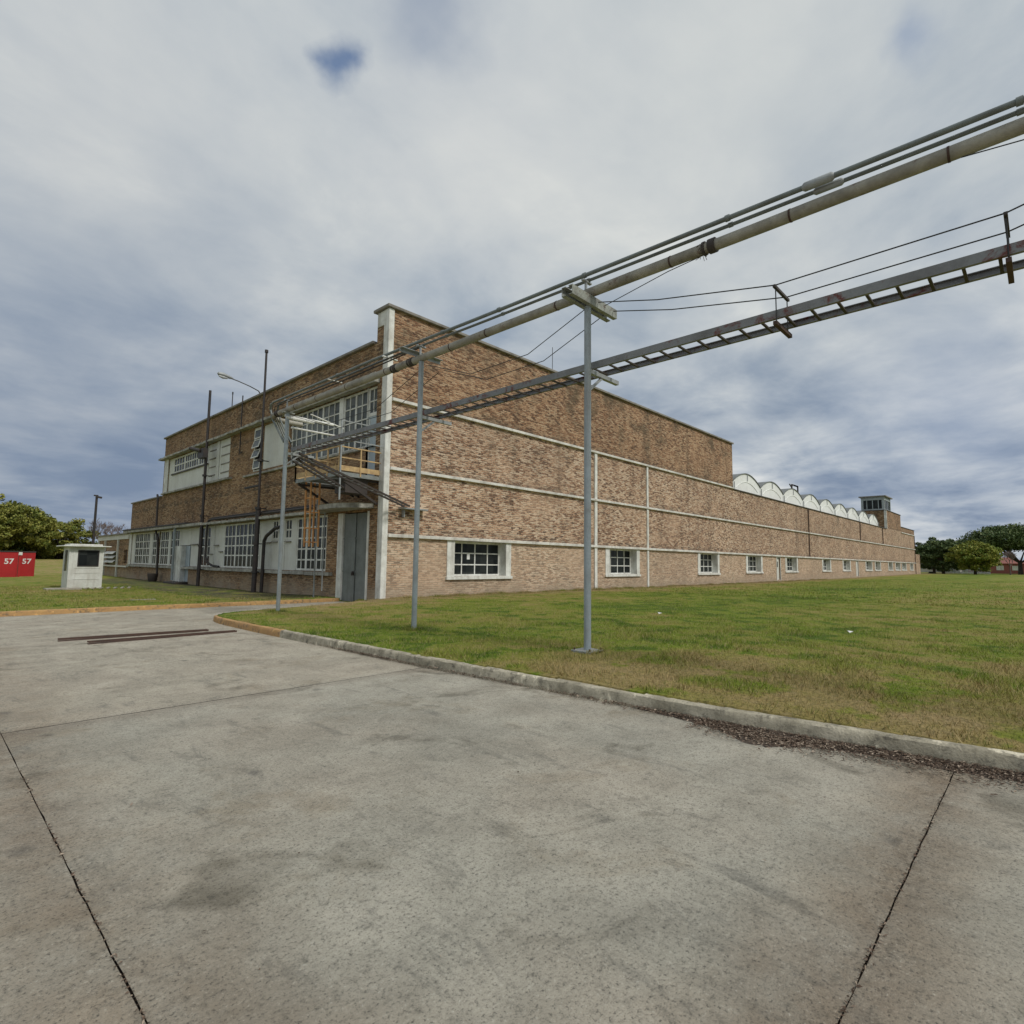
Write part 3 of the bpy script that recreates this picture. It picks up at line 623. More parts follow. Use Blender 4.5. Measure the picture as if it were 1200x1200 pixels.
# white bay with a strip of windows and louvred panels
m = MB(); pbox(m, PX, 40.05, 48.38, .04, .11, 6.61, 7.86); pbox(m, PX, 47.3, 48.38, .05, .11, 7.855, 9.14); m.build('panel', M_cream, FB)
grid_window(PX, 44.9, 47.28, 7.95, 9.12, 4, 2, .05, bar=.10, frame=.12, thick=.05); grid_window(PX, 42.0, 44.85, 7.95, 9.12, 6, 2, .05, bar=.10, frame=.12, thick=.05); grid_window(PX, 40.08, 41.95, 7.95, 9.12, 4, 2, .05, bar=.10, frame=.12, thick=.05)
m = MB(); m.box((12.94, 40.0, 7.84), (13.02, 47.6, 7.93)); m.build('sill', M_darkcoping, FB)
for a, b, d in ((36.27, 38.0, .03), (38.05, 38.45, .0), (38.5, 40.0, .05)):
    m = MB(); pbox(m, PX, a, b, d, .11, 6.61, 9.14); m.build('panel', M_cream, FB)
for k in range(4):
    z = 7.0 + k * .55
    m = MB(); pbox(m, PX, 36.35, 37.7, .0, .031, z, z + .07); m.build('louvre', M_coping, FB)
    m = MB(); pbox(m, PX, 38.7, 39.8, .02, .051, z, z + .07); m.build('louvre', M_coping, FB)
m = MB()
for i in range(34):
    a = 35.7 + i * (49.3 - 35.7) / 34
    m.box((12.78 + random.uniform(-.02, .02), a, 6.47), (13.0, a + .398, 6.585 + random.uniform(-.015, .01)))
m.build('ledge', M_conc, FB)

# --- lower band: windows and white panels
def lw(u0, u1, cols, zl=(1.85, 2.42, 2.98), z0=1.12, z1=3.72, **k): return grid_window(PX, u0, u1, z0, z1, cols, 4, .05, bar=.07, frame=.1, thick=.05, zlines=list(zl), **k)
lw(24.0, 26.95, 6, (1.64, 2.16, 2.68, 3.2), wide=(1, 3)); lw(31.3, 36.45, 9, wide=(2, 5)); lw(38.75, 40.45, 3)
lw(44.88, 46.9, 4, wide=(1,)); lw(47.35, 49.3, 4, wide=(1,)); lw(49.35, 51.4, 4, wide=(1,)); lw(52.2, 54.1, 4, wide=(1,)); lw(54.15, 56.5, 4, wide=(1,))
lw(27.5, 28.27, 2, (3.15,), 2.66, 3.72); lw(29.05, 29.77, 2, (3.15,), 2.66, 3.72)
for a, b, z0, z1, d in ((26.95, 27.5, 1.11, 3.73, .03), (27.5, 28.27, 1.11, 2.66, .06), (28.27, 29.05, 1.11, 3.73, .03), (29.05, 29.77, 1.11, 2.66, .06), (29.77, 30.6, 1.11, 3.73, .04), (30.6, 31.3, 1.11, 3.73, .07),
                     (36.45, 37.2, 1.11, 3.73, .04), (37.2, 38.1, 1.11, 3.73, .08), (38.1, 38.75, 1.11, 3.73, .04), (40.45, 41.0, 1.11, 3.73, .05), (41.0, 42.5, 1.11, 2.55, .08), (41.0, 42.5, 2.6, 3.73, .06),
                     (46.9, 47.35, 1.11, 3.73, .02), (51.4, 52.2, 1.11, 3.73, .02), (56.5, 57.4, 1.11, 3.73, .02), (42.5, 44.88, 2.55, 3.73, .05), (24.0 - .05, 24.0, 1.11, 3.73, .02)):
    m = MB(); pbox(m, PX, a, b, d, .13, z0, z1); pn = m.build('panel', M_cream, FB)
m = MB()
for u0, u1, z in ((27.55, 28.2, 2.52), (29.1, 29.7, 2.52), (29.8, 30.5, 2.5), (36.55, 37.1, 2.05), (37.3, 38.0, 2.45), (41.05, 42.4, 2.56), (38.2, 38.7, 1.9)):
    m = MB(); m.box((12.96, u0, z), (13.09, u1, z + .055)); m.build('louvre', M_coping, FB)
# lower door with pale frame
d = MB(); pbox(d, PX, 42.62, 43.4, .06, .12, .05, 2.5); dd = d.build('door', M_blue_door, FB)
f = MB(); pbox(f, PX, 43.4, 44.85, -.25, .12, .05, 2.5); f.build('jamb', M_white, dd)
m = MB(); m.box((12.2, 42.4, -.3), (12.99, 45.0, .04)); bevel(m.build('door_step', M_dark, FB), .02, 1)
m = MB()
for i in range(60):
    a = 23.3 + i * (57.9 - 23.3) / 60; m.box((12.80 + random.uniform(-.012, .012), a, .93 + random.uniform(-.012, .01)), (13.01, a + .57, 1.085 + random.uniform(-.01, .01)))
m.build('sill', M_conc, FB)
# canopy over the lower windows: two lengths with a dark pipe running along the top
m = MB()
for i in range(52):
    a = 24.05 + i * (38.9 - 24.05) / 52; m.box((12.55 + random.uniform(-.025, .025), a, 3.76 + random.uniform(0, .02)), (13.0, a + .284, 3.90 + random.uniform(-.02, .02)))
m.box((12.42, 39.0, 3.76), (13.0, 58.0, 3.93))
cn = m.build('canopy', M_conc, FB)
m = MB(); m.tube([(12.72, 24.2, 4.08), (12.72, 37.9, 4.08), (12.66, 38.15, 4.02), (12.62, 38.25, 3.8), (12.62, 38.25, 1.75), (12.66, 38.1, 1.45), (12.8, 37.6, 1.22), (12.95, 36.9, 1.15)], .07, 8)
m.tube([(12.82, 24.4, 4.2), (12.82, 38.2, 4.2)], .035, 6)
m.build('downpipe', M_black, FB, True)
m = MB(); m.box((12.36, 41.6, 3.95), (12.9, 58.1, 4.04)); m.build('gutter', M_black, FB)
m = MB(); m.tube([(12.62, 44.6, 4.0), (12.62, 44.6, 2.2), (12.62, 44.6, .1)], .085, 8); m.build('downpipe', M_post, FB, True)
m = MB(); m.tube([(12.86, 28.5, 3.3), (12.8, 28.9, 3.25), (12.7, 29.7, 2.85), (12.7, 29.95, 2.6), (12.7, 30.0, -.2)], .09, 8); m.build('downpipe', M_black, FB, True)
m = MB(); m.tube([(12.8, 50.1, 6.55), (12.72, 49.6, 6.2), (12.7, 49.4, 3.6), (12.7, 48.8, 3.2), (12.7, 48.4, .2)], .075, 8); m.build('downpipe', M_dark, FB, True)
m = MB(); m.tube([(12.86, 34.0, 7.9), (12.86, 34.35, 7.85), (12.86, 34.35, 11.35)], .035, 6); m.build('cable', M_black, FB, True)
# door canopy slab
m = MB(); n = 14; pts = []
for i in range(n + 1):
    t = i / n; y = 20.15 + t * 3.85; pts.append((12.95 - 0.95 * (1 - abs(2 * t - 1) ** 3.2) - .1, y))
for z in (3.80, 4.0): m.v += [(x, y, z) for x, y in pts] + [(13.0, pts[-1][1], z), (13.0, pts[0][1], z)]
k = n + 3
m.f = [tuple(range(k)), tuple(range(2 * k - 1, k - 1, -1))] + [(i, (i + 1) % k, k + (i + 1) % k, k + i) for i in range(k)]; m.mi = [0] * len(m.f)
bevel(m.build('door_canopy', M_conc, FB), .02, 1)
# grey double door
d = MB(); pbox(d, PX, 20.62, 21.56, .10, .16, -.2, 3.66); pbox(d, PX, 20.62, 21.56, .075, .099, 1.12, 1.19); pbox(d, PX, 20.62, 21.56, .075, .099, 2.55, 2.62); d.build('door_leaf', M_door, FB)
d = MB(); pbox(d, PX, 21.585, 22.52, .06, .12, -.2, 3.66); pbox(d, PX, 21.585, 22.52, .035, .059, 1.12, 1.19); pbox(d, PX, 21.585, 22.52, .035, .059, 2.55, 2.62)
dl = d.build('door_leaf', M_door, FB)
h = MB(); h.box((12.98, 21.60, 1.0), (13.06, 21.68, 1.17)); h.tube([(12.96, 21.64, .98), (12.96, 21.64, 1.12)], .018, 6); h.build('handle', M_black, dl)
m = MB(); pbox(m, PX, 22.54, 22.95, -.02, .22, -.3, 3.70); pbox(m, PX, 20.45, 20.6, -.02, .22, -.3, 3.70); m.build('door_frame', M_white, FB)
m = MB(); m.quad(PX(20.45, .29, -.3), PX(22.95, .29, -.3), PX(22.95, .29, 3.7), PX(20.45, .29, 3.7)); m.build('door_back', M_dark, FB)
# back panels so recessed bands are closed
m = MB()
for u0, u1, z0, z1, d in (BW, UD, WP, AW, BAY, LOW, LDO):
    m.quad(PX(u0, d, z0), PX(u1, d, z0), PX(u1, d, z1), PX(u0, d, z1))
m.build('backing', M_dark, FB)

# --- barrel vault bays behind the long parapet
V0, VP, VN = 44.3, 6.78, 12
for k in range(VN):
    a = V0 + k * VP; b = a + VP
    if a > 112: break
    if b < 49: continue
    lo = max(a, 48.55); hi = min(b, 113.35)
    n = 18; arc = []
    for i in range(n + 1):
        t = i / n; x = a + VP * t
        if x < lo - 1e-6 or x > hi + 1e-6: continue
        arc.append((x, 9.38 + 1.0 * math.sin(PI * t) ** 0.85))
    if len(arc) < 3: continue
    r = MB(); y0, y1 = 20.42, 55.0
    up = [(x, z + .06) for x, z in arc]
    q = len(arc)
    r.v = [(x, y0, z) for x, z in arc] + [(x, y0, z) for x, z in up] + [(x, y1, z) for x, z in arc] + [(x, y1, z) for x, z in up]
    for i in range(q - 1): r.f += [(i, i + 1, q + i + 1, q + i), (q + i, q + i + 1, 3 * q + i + 1, 3 * q + i), (2 * q + i, 2 * q + i + 1, i + 1, i)]
    r.mi = [0] * len(r.f)
    vr = r.build('vault_roof', M_vaultroof, FB, True)
    g = MB(); y = 20.5
    g.add([(x, y, z - .001) for x, z in arc] + [(arc[-1][0], y, 7.4), (arc[0][0], y, 7.4)], [tuple(range(q + 2))])
    g2 = [(a + VP / 2 + (x - a - VP / 2) * .78, 8.6 + (z - 9.0) * .72) for x, z in arc]   # shallow inner arch rib
    for p1, p2 in zip(g2, g2[1:]): g.bar((p1[0], y - .012, p1[1]), (p2[0], y - .012, p2[1]), .024, .05, (0, 1, 0))
    g.build('gable', M_vault, vr)
    p = MB(); p.tube([(b, y - .12, 7.5), (b, y - .12, 9.3)], .05, 6); p.tube([(a + VP / 2, y - .06, 9.7), (a + VP / 2, y - .06, 10.36)], .035, 6)
    p.build('rain_pipe', M_galv, vr)
# --- roof lantern (glazed box on the far tower)
m = MB(); x0, x1, y0, y1, z0, z1 = 113.9, 119.5, 19.75, 23.2, 11.52, 13.85
for a, b in (((x0, y0), (x0 + .35, y0 + .35)), ((x1 - .35, y0), (x1, y0 + .35)), ((x0, y1 - .35), (x0 + .35, y1)), ((x1 - .35, y1 - .35), (x1, y1))): m.box((*a, z0), (*b, z1))
m.box((x0 + .02, y0 + .35, 13.3), (x1 - .02, y1 - .02, z1 - .01)); m.box((x0 + .02, y0 + .35, z0), (x0 + .2, y1 - .35, z0 + .25)); m.box((x0 + .35, y0 + .02, z0), (x1 - .35, y0 + .2, z0 + .25)); m.box((x0 + .35, y0 + .02, 13.3), (x1 - .35, y0 + .34, z1 - .01))
for i in range(1, 4):
    y = y0 + (y1 - y0) * i / 4; m.box((x0 + .05, y - .06, z0 + .25), (x0 + .15, y + .06, 13.3))
    x = x0 + (x1 - x0) * i / 4; m.box((x - .06, y0 + .05, z0 + .25), (x + .06, y0 + .15, 13.3))
lan = m.build('roof_lantern', M_tower, FB)
m = MB(); m.box((x0 + .1, y0 + .1, z0 + .2), (x1 - .1, y1 - .1, 13.31)); m.build('pane', M_glass, lan)
m = MB(); m.box((x0 - .3, y0 - .3, z1), (x1 + .25, y1 + .3, z1 + .18)); m.build('roof', M_coping, lan)
# white corner of the far tower
m = MB(); m.box((113.34, 19.42, 8.3), (113.39, 19.75, 11.4)); m.box((113.34, 19.42, 8.3), (113.75, 19.465, 11.4)); m.build('corner_pilaster', M_white, FB)

# --- brick annex beyond the low end
AX = thing('brick_annex', 'low brown brick annex with white uprights beyond the far left end of the factory', 'building', (13.1, 58.2, 0))
m = MB(); wallgrid(m, PX, [(58.22, 70.0, -.3, 3.3)], [(58.7, 59.8, 1.15, 2.35, .15), (62.5, 66.5, 1.0, 2.25, .15)])
m.quad((13, 70, -.3), (30, 70, -.3), (30, 70, 3.8), (13, 70, 3.8)); m.quad((30, 58.2, -.3), (30, 70, -.3), (30, 70, 3.8), (30, 58.2, 3.8)); m.quad((13, 58.2, 3.75), (30, 58.2, 3.75), (30, 70, 3.75), (13, 70, 3.75))
m.build('wall', M_brick_brown, AX)
m = MB(); m.box((12.9, 58.22, 3.3), (13.2, 70.1, 3.72)); m.build('fascia', M_cream, AX)
m = MB(); m.box((12.75, 58.22, 3.721), (13.3, 70.2, 3.82)); m.build('coping', M_coping, AX)
m = MB(); m.box((12.85, 58.22, .82), (13.02, 70.0, .95)); m.build('sill', M_cream, AX)
for y in (61.9, 66.9, 69.7):
    m = MB(); m.box((12.88, y - .12, -.2), (13.03, y + .12, 3.29)); m.build('upright', M_cream, AX)
m = MB(); m.quad(PX(58.7, .14, 1.15), PX(59.8, .14, 1.15), PX(59.8, .14, 2.35), PX(58.7, .14, 2.35)); m.build('shutter', M_rust, AX)
w = MB(); w.quad(PX(62.5, .14, 1.0), PX(66.5, .14, 1.0), PX(66.5, .14, 2.25), PX(62.5, .14, 2.25)); w = w.build('window', M_glass, AX)
s = MB()
for c in range(2):
    for r in range(3):
        z = 2.2 - r * .4; y = 62.6 + c * 2
        s.add([(12.98, y, z), (12.98, y + 1.8, z), (12.72, y + 1.8, z - .22), (12.72, y, z - .22), (12.98, y, z + .04), (12.98, y + 1.8, z + .04), (12.72, y + 1.8, z - .18), (12.72, y, z - .18)],
              [(0, 1, 2, 3), (7, 6, 5, 4), (0, 4, 5, 1), (1, 5, 6, 2), (2, 6, 7, 3), (3, 7, 4, 0)])
s.build('sash', M_white, w)
m = MB(); m.box((14.5, 59, 3.82), (15.5, 60.4, 4.2)); m.build('roof_hatch', M_darkcoping, AX)

# ------------------------------------------------------------------ fire escape
FE = thing('fire_escape', 'steel landing with yellow railings and hanging ladder under the big upper window', 'fire escape', (12, 21.5, 4.9))
px0, px1, py0, py1, pz = 11.1, 12.98, 19.72, 23.35, 4.9
m = MB()
m.box((px0, py0, pz), (px0 + .07, py1, pz + .16)); m.box((px0 + .07, py0, pz), (px1, py0 + .07, pz + .16)); m.box((px0 + .07, py1 - .07, pz), (px1, py1, pz + .16))
for y in (20.6, 21.5, 22.4): m.box((px0 + .07, y - .03, pz + .01), (px1, y + .03, pz + .13))
m.build('frame', M_deck, FE)
m = MB()
for i in range(60):
    y = py0 + .08 + i * (py1 - py0 - .18) / 60; m.box((px0 + .071, y, pz + .131), (px1, y + .03, pz + .158))
m.build('deck', M_deck, FE)
for (a, b) in (((px0, py0), (px0, py1)), ((px0, py0), (px1, py0)), ((px0, py1), (px1, py1))):
    m = MB()
    for z in (5.62, 6.05): m.bar((*a, z), (*b, z), .045, .045)
    k = 4 if a[0] == b[0] else 2
    for i in range(k + 1):
        t = i / k; x = a[0] + (b[0] - a[0]) * t; y = a[1] + (b[1] - a[1]) * t
        if i == 0 and a == (px0, py0) and b == (px1, py0): continue
        m.bar((x, y, pz + .05), (x, y, 6.05), .05, .05)
    m.build('railing', M_yellow, FE)
    k = MB(); dx = 0.03 if a[0] == b[0] else 0
    k.bar((a[0] + dx, a[1] + (.03 if not dx else 0), 5.22), (b[0] + dx, b[1] + (.03 if not dx else 0), 5.22), .02, .2); k.build('kickplate', M_yellow, FE)
for y in (py0 + .2, py1 - .1):
    m = MB(); m.bar((px0 + .1, y, pz - .02), (12.98, y, 3.95), .09, .09); m.bar((px0 + .1, y, pz - .05), (12.98, y, pz - .05), .08, .08); m.build('bracket', M_dark, FE)
m = MB(); m.bar((px0, py0 - .1, 3.95), (px0, py0 - .1, 7.1), .05, .05); m.bar((px0, py0 - .1, 7.05), (12.95, py0 - .1, 7.05), .04, .04); m.bar((px0, py0 - .1, 6.3), (12.95, py0 - .1, 6.3), .04, .04); m.build('frame', M_galv, FE)
m = MB(); m.box((11.5, 19.9, 4.3), (12.5, 20.7, 4.86)); m.build('counterweight_box', M_dark, FE)
m = MB()
for x, y in ((11.85, 23.05), (11.85, 23.5), (12.25, 23.05), (12.25, 23.5)): m.bar((x - .3, y - .25, 5.0), (x - .22, y - .15, 2.2), .06, .06)
for z in (2.4, 3.0, 3.7, 4.3):
    for a, b in (((11.6, 22.85), (11.6, 23.33)), ((11.6, 23.33), (12.02, 23.33)), ((12.02, 23.33), (12.02, 22.85))): m.bar((*a, z), (*b, z), .045, .045)
m.build('ladder', M_ladder, FE)
m = MB(); m.bar((12.3, 22.9, 3.7), (12.3, 22.9, .3), .04, .04); m.bar((12.3, 23.6, 4.6), (12.3, 23.6, -.05), .05, .05); m.build('drain_pipe', M_galv, FE)

# ------------------------------------------------------------------ pipe bridge
TX = 7.72
def post(y, zb, label, grp, tall=5.98, kind=0):
    t = thing('support_post', label, 'post', (7.55, y, zb), grp)
    p = MB(); p.tube([(7.55, y, zb), (7.55, y, tall - .04 if kind == 0 else 6.09)], .058, 14); p.build('pole', M_post, t, True)
    if kind == 0:
        b = MB()   # two back-to-back channels
        b.box((6.98, y - .11, tall - .04), (8.28, y - .10, tall + .12)); b.box((6.98, y + .10, tall - .04), (8.28, y + .11, tall + .12))
        b.box((6.981, y - .1, tall + .105), (8.279, y - .03, tall + .119)); b.box((6.981, y + .03, tall + .105), (8.279, y + .1, tall + .119))
        b.box((6.981, y - .1, tall - .039), (8.279, y - .03, tall - .025)); b.box((6.981, y + .03, tall - .039), (8.279, y + .1, tall - .025))
        b.build('crossbeam', M_beam, t)
    elif kind == 1:
        b = MB(); b.bar((7.1, y + .15, 6.34), (8.25, y + .15, 6.34), .10, .012); b.bar((7.1, y + .2, 6.30), (8.25, y + .2, 6.30), .012, .09); b.build('crossbeam', M_galv, t)
    else:
        b = MB(); b.bar((7.4, y, 6.08), (7.75, y, 6.08), .14, .03); b.build('saddle', M_beam, t)
    a = MB(); a.bar((7.55, y, 4.83), (8.45, y, 4.83), .07, .07); a.bar((7.58, y, 4.5), (7.95, y, 4.79), .04, .04); a.build('tray_arm', M_galv, t)
    s = MB(); zt = 6.372 + .013 * min(y, 12) - .045; s.bar((7.54, y + .03, 6.25), (7.54, y + .03, zt), .03, .04); s.bar((7.44, y + .03, zt), (7.68, y + .03, zt), .05, .03); s.build('pipe_stand', M_galv, t)
    return t
grp = 'steel posts carrying the overhead pipes'
p1 = post(5.43, .22, 'grey steel post on a square base plate, nearest and tallest in view', grp)
m = MB(); m.box((7.36, 5.24, .19), (7.74, 5.62, .235)); bevel(m.build('base_plate', M_galv, p1), .006, 1)
m = MB()
for dx, dy in ((-.15, -.15), (.15, -.15), (-.15, .15), (.15, .15)): m.tube([(7.55 + dx, 5.43 + dy, .2), (7.55 + dx, 5.43 + dy, .27)], .014, 6)
m.build('bolts', M_rust, p1)
p2 = post(10.0, .05, 'middle grey steel post standing in grass before the brick corner', grp, kind=1)
p3 = post(16.6, .0, 'thin grey steel post near the yellow kerb tip where the pipes turn', grp, kind=2)
# big pipe
LP = thing('overhead_pipe', 'thick mottled pipe running overhead across the steel posts', 'pipe', (7.3, 0, 6.2))
ZB = 6.182; XB = 7.57
def ysag(y): return ZB + .012 * mnoise.noise((y * .5, 3, 1))
m = MB(); m.tube([(XB, -9 + i * .5, ysag(-9 + i * .5)) for i in range(53)] + [(XB, 17.3, ZB)], .082, 14); m.build('pipe_body', M_pipe, LP, True)
for y in (-7.9, -5.6, -2.9, -1.2, .55, 2.2, 3.9, 6.1, 7.9, 9.0, 11.4, 13.2, 14.8, 16.1):
    m = MB(); m.tube([(XB, y - .012, ysag(y)), (XB, y + .012, ysag(y))], .087, 14); m.build('joint_band', M_rust, LP, True)
for y, rr in ((3.25, .105), (10.35, .10), (11.0, .10), (17.25, .11)):
    m = MB(); m.tube([(XB, y - .05, ZB), (XB, y + .05, ZB)], rr, 14); m.tube([(XB, y + .10, ZB), (XB, y + .14, ZB)], rr * .95, 14); m.build('flange', M_dark, LP, True)
m = MB()
for i in range(34):
    a = random.uniform(0, 2 * PI); l = random.uniform(.05, .17); y = 3.42 + random.uniform(-.06, .06)
    p = Vector((XB + .08 * math.cos(a), y, ZB + .08 * math.sin(a))); q = p + Vector((random.uniform(-1, 1) * l * .6, random.uniform(-.6, .6) * l, -abs(random.uniform(.2, 1)) * l)); m.tube([p, q], .004, 4)
m.build('twigs', M_bark, LP)
m = MB(); m.tube([(XB, 17.28, ZB), (XB, 17.6, ZB), (XB + .12, 17.85, ZB - .04), (XB + .5, 17.95, ZB - .05), (XB + 1.1, 17.95, ZB - .05)], .082, 12); m.build('elbow', M_pipe, LP, True)
# conduits
def cz(z, y): return z + .013 * min(y, 12)
def conduit(name, x, z, r, label, yend):
    t = thing(name, label, 'conduit', (x, 0, z), 'slim conduits above the thick pipe')
    pts = [(x, -9 + i * .6, cz(z, -9 + i * .6) + .010 * mnoise.noise((i * .4, x, 2))) for i in range(int((yend + 9) / .6))]
    ze = cz(z, yend)
    pts += [(x, yend, ze), (x + .02, yend + .25, ze - .03), (x + .08, yend + .42, ze - .14), (x + .13, yend + .3, ze - .5), (x + .2, yend - .4, ze - 1.3)]
    m = MB(); m.tube(pts, r, 10); m.build('conduit_body', M_conduit, t, True)
    for y in (-4.4, -.05, 3.0, 5.46, 7.5, 9.2, 13.6):
        c = MB(); c.tube([(x, y - .03, cz(z, y)), (x, y + .03, cz(z, y))], r * 1.35, 10); c.build('coupling', M_conduit, t, True)
    return t
cA = conduit('conduit', 7.50, 6.418, .034, 'upper and thicker of the two slim conduits above the big pipe', 17.5)
cB = conduit('conduit', 7.61, 6.372, .026, 'lower and thinner of the two slim conduits above the big pipe', 17.2)
def coup(x, z, ys, rs):
    m = MB(); m.tube([(x, y, cz(z, y)) for y in ys], rs, 12); return m
for i, (dx, dz) in enumerate(((-.02, -.09), (.05, -.115), (.13, -.075))):
    t = thing('power_cable', ('thin cable nearest the wall side', 'thin middle cable', 'thin cable nearest the big pipe')[i] + ' strung under the conduits between the last two posts', 'cable', (7.5 + dx, 10, 6.4), 'thin cables under the conduits')
    m = MB(); m.tube([(7.5 + dx, 10.0 + q * .75, 6.56 + dz - .05 * math.sin(PI * q / 10)) for q in range(11)] + [(7.56 + dx, 17.7, 6.45 + dz), (7.62 + dx, 17.4, 5.9), (7.7 + dx, 16.7, 5.0)], .012, 6); m.build('cable_body', M_black, t, True)
for y in (11.3, 13.9):
    m = MB(); m.bar((7.38, y, 6.50), (7.80, y, 6.50), .05, .025); m.build('spacer', M_white, cA)
coup(7.50, 6.418, (1.66, 1.69, 2.0, 2.03), [.034, .056, .056, .034]).build('junction_box', M_galv, cA, True)
coup(7.61, 6.372, (1.58, 1.61, 1.9, 1.93), [.026, .046, .046, .026]).build('junction_box', M_galv, cB, True)
# cable tray
CT = thing('cable_tray', 'long level cable tray of two rails and rungs hung beside the posts', 'cable tray', (TX + .2, 0, 4.87))
TZ = 4.97
for x, hh in ((TX, .058), (TX + .50, .045)):
    m = MB()
    for a, b in ((-9, 16.6),):
        m.box((x - .008, a, TZ - hh), (x + .008, b, TZ + hh)); s = 1 if x == TX else -1
        m.box((x, a + .001, TZ + hh - .01), (x + s * .045, b - .001, TZ + hh - .0001)); m.box((x, a + .001, TZ - hh + .0001), (x + s * .045, b - .001, TZ - hh + .01))
    m.build('rail', M_tray, CT)
rung = None
for i in range(82):
    y = -8.8 + i * .31
    if rung is None:
        m = MB(); m.box((TX + .009, -.016, -.012), (TX + .49, .016, .012)); rung = m.build('rung', M_dark, CT); rung.location = (0, y, TZ - .04)
    else:
        r = rung.copy(); COL.objects.link(r); r.parent = CT; r.matrix_parent_inverse = rung.matrix_parent_inverse.copy(); r.location = (0, y, TZ - .04)
def incl_tray(a, b, w, label, axis, name='cable_tray'):
    a = Vector(a); b = Vector(b); ax = Vector(axis).normalized()
    t = thing(name, label, 'cable tray', b)
    for s in (-.5, .5):
        m = MB(); m.bar(a + ax * w * s, b + ax * w * s, .045, .07); m.build('rail', M_dark, t)
    n = int((b - a).length / .4)
    for i in range(1, n):
        p = a.lerp(b, i / n); m = MB(); m.bar(p - ax * w * .48, p + ax * w * .48, .04, .02); m.build('rung', M_galv, t)
    return t
incl_tray((7.85, 16.55, 4.85), (14.0, 19.25, 3.9), .26, 'sloping cable ladder falling from the thin post to the long brick wall', (-.35, 1, 0))
incl_tray((7.8, 16.75, 4.75), (12.9, 21.4, 4.35), .22, 'dark sloping cable ladder falling from the thin post to the door canopy', (-.6, .7, 0))
m = MB(); m.box((13.75, 19.1, 3.78), (15.0, 19.46, 3.84)); m.box((13.9, 19.3, 3.45), (13.95, 19.46, 3.78))
tag(m.build('wall_bracket', M_galv), 'pale steel bracket on the long brick wall holding the sloping cable ladder', 'bracket')
# arms from the turning post towards the elevation
AR = thing('pipe_outrigger', 'pair of pale horizontal pipes reaching from the thin post towards the landing', 'pipe', (7.55, 16.6, 5.5))
for z, x1, r in ((6.0, 9.1, .045), (5.55, 9.0, .03), (5.93, 8.4, .05)):
    m = MB(); m.tube([(7.5, 16.55 + (z - 5.9), z), (x1, 16.55 + (z - 5.9), z)], r, 8); m.build('arm', M_white, AR, True)
m = MB(); m.tube([(9.6, 19.2, 6.9), (11.2, 19.7, 6.75)], .03, 6); m.tube([(8.9, 16.9, 5.55), (11.1, 19.62, 6.2)], .02, 6); m.build('stay', M_white, AR, True)
# suspension wires, spreaders and hangers
def wire(pts, label, r=.009, name='suspension_wire', grp='wires holding up the cable tray'):
    m = MB(); m.tube(pts, r, 5); return tag(m.build(name, M_wire, None, True), label, 'wire', grp)
wn = ['far', 'near']
for i, x in enumerate((7.68, 8.14)):
    z = 5.36
    wire([(x, 5.3, 6.03), (x, 4.2, 5.72), (x, 2.45, z), (x, .12, z), (x, -1.4, 5.7), (x, -3.3, 6.05)],
         ('upper', 'lower')[i] + ' of the two dark wires sagging from the nearest post over the tray')
    wire([(x, 5.5, 6.02), (x, 6.9, 5.52), (x, 8.5, 5.5), (x, 9.9, 6.02)], ('left', 'right')[i] + ' dark wire slung between the nearest and middle posts', .008)
    wire([(x, 10.1, 6.02), (x, 12.0, 5.4), (x, 14.6, 5.4), (x, 16.5, 6.0)], ('left', 'right')[i] + ' dark wire slung between the middle post and the turning post', .008)
for y, lab in ((2.45, 'angle-iron spreader and hanger clasping the tray right of the nearest post'), (.12, 'rusty spreader and hanger clasping the tray at the right photo edge')):
    t = thing('tray_hanger', lab, 'hanger', (7.9, y, 5.0), 'spreaders hanging the tray from wires')
    m = MB(); m.bar((7.62, y, 5.33), (8.2, y, 5.33), .035, .035); m.build('spreader', M_dark, t)
    for x in (7.68, 8.14):
        m = MB(); m.tube([(x, y, 5.33), (x, y, 4.8)], .008, 5); m.build('rod', M_wire, t)
    m = MB(); m.bar((7.62, y, 4.82), (8.24, y, 4.82), .05, .05); m.build('cradle', M_rust, t)
wire([(7.9, 5.33, 6.05), (7.66, 4.0, 6.10), (7.60, 3.4, 6.11)], 'single dark wire running from the nearest crossbeam up to the thick pipe', .007)
wire([(7.58, .45, 6.1), (7.64, -.6, 6.0), (7.68, -3, 5.93)], 'dark wire below the thick pipe at the right photo edge', .007)

# ------------------------------------------------------------------ poles, lamp and roof fittings
def pole(name, y, ztop, label, rlow, rtop, box):
    t = thing(name, label, 'pole', (12.55, y, -.15), 'tall black poles in front of the shorter elevation')
    m = MB(); m.tube([(12.55, y, -.2), (12.58, y, 4.3)], rlow, 10); m.tube([(12.58, y, 4.3), (12.62, y + .12, ztop)], [rtop, rtop * .9], 10); m.build('shaft', M_black, t, True)
    for z in (.9, 2.4, 4.3, 6.9):
        m = MB(); m.tube([(12.55, y, z), (12.55, y, z + .12)], rlow * 1.25, 10); m.bar((12.55, y, z + .06), (13.0, y, z + .06), .05, .05); m.build('collar', M_black, t, True)
    if box:
        m = MB(); m.box((12.2, y - .55, 8.05), (12.52, y + .35, 8.65)); m.tube([(12.2, y - .1, 8.5), (11.9, y + .9, 8.75)], .12, 8); m.build('floodlight', M_black, t)
    else:
        m = MB(); m.bar((12.55, y, 5.6), (12.4, y + 1.5, 5.55), .09, .09); m.build('bracket', M_black, t)
        m = MB(); m.tube([(12.62, y + .12, ztop), (12.62, y + .12, ztop + .15)], rtop * 1.5, 8); m.build('cap', M_black, t)
    return t
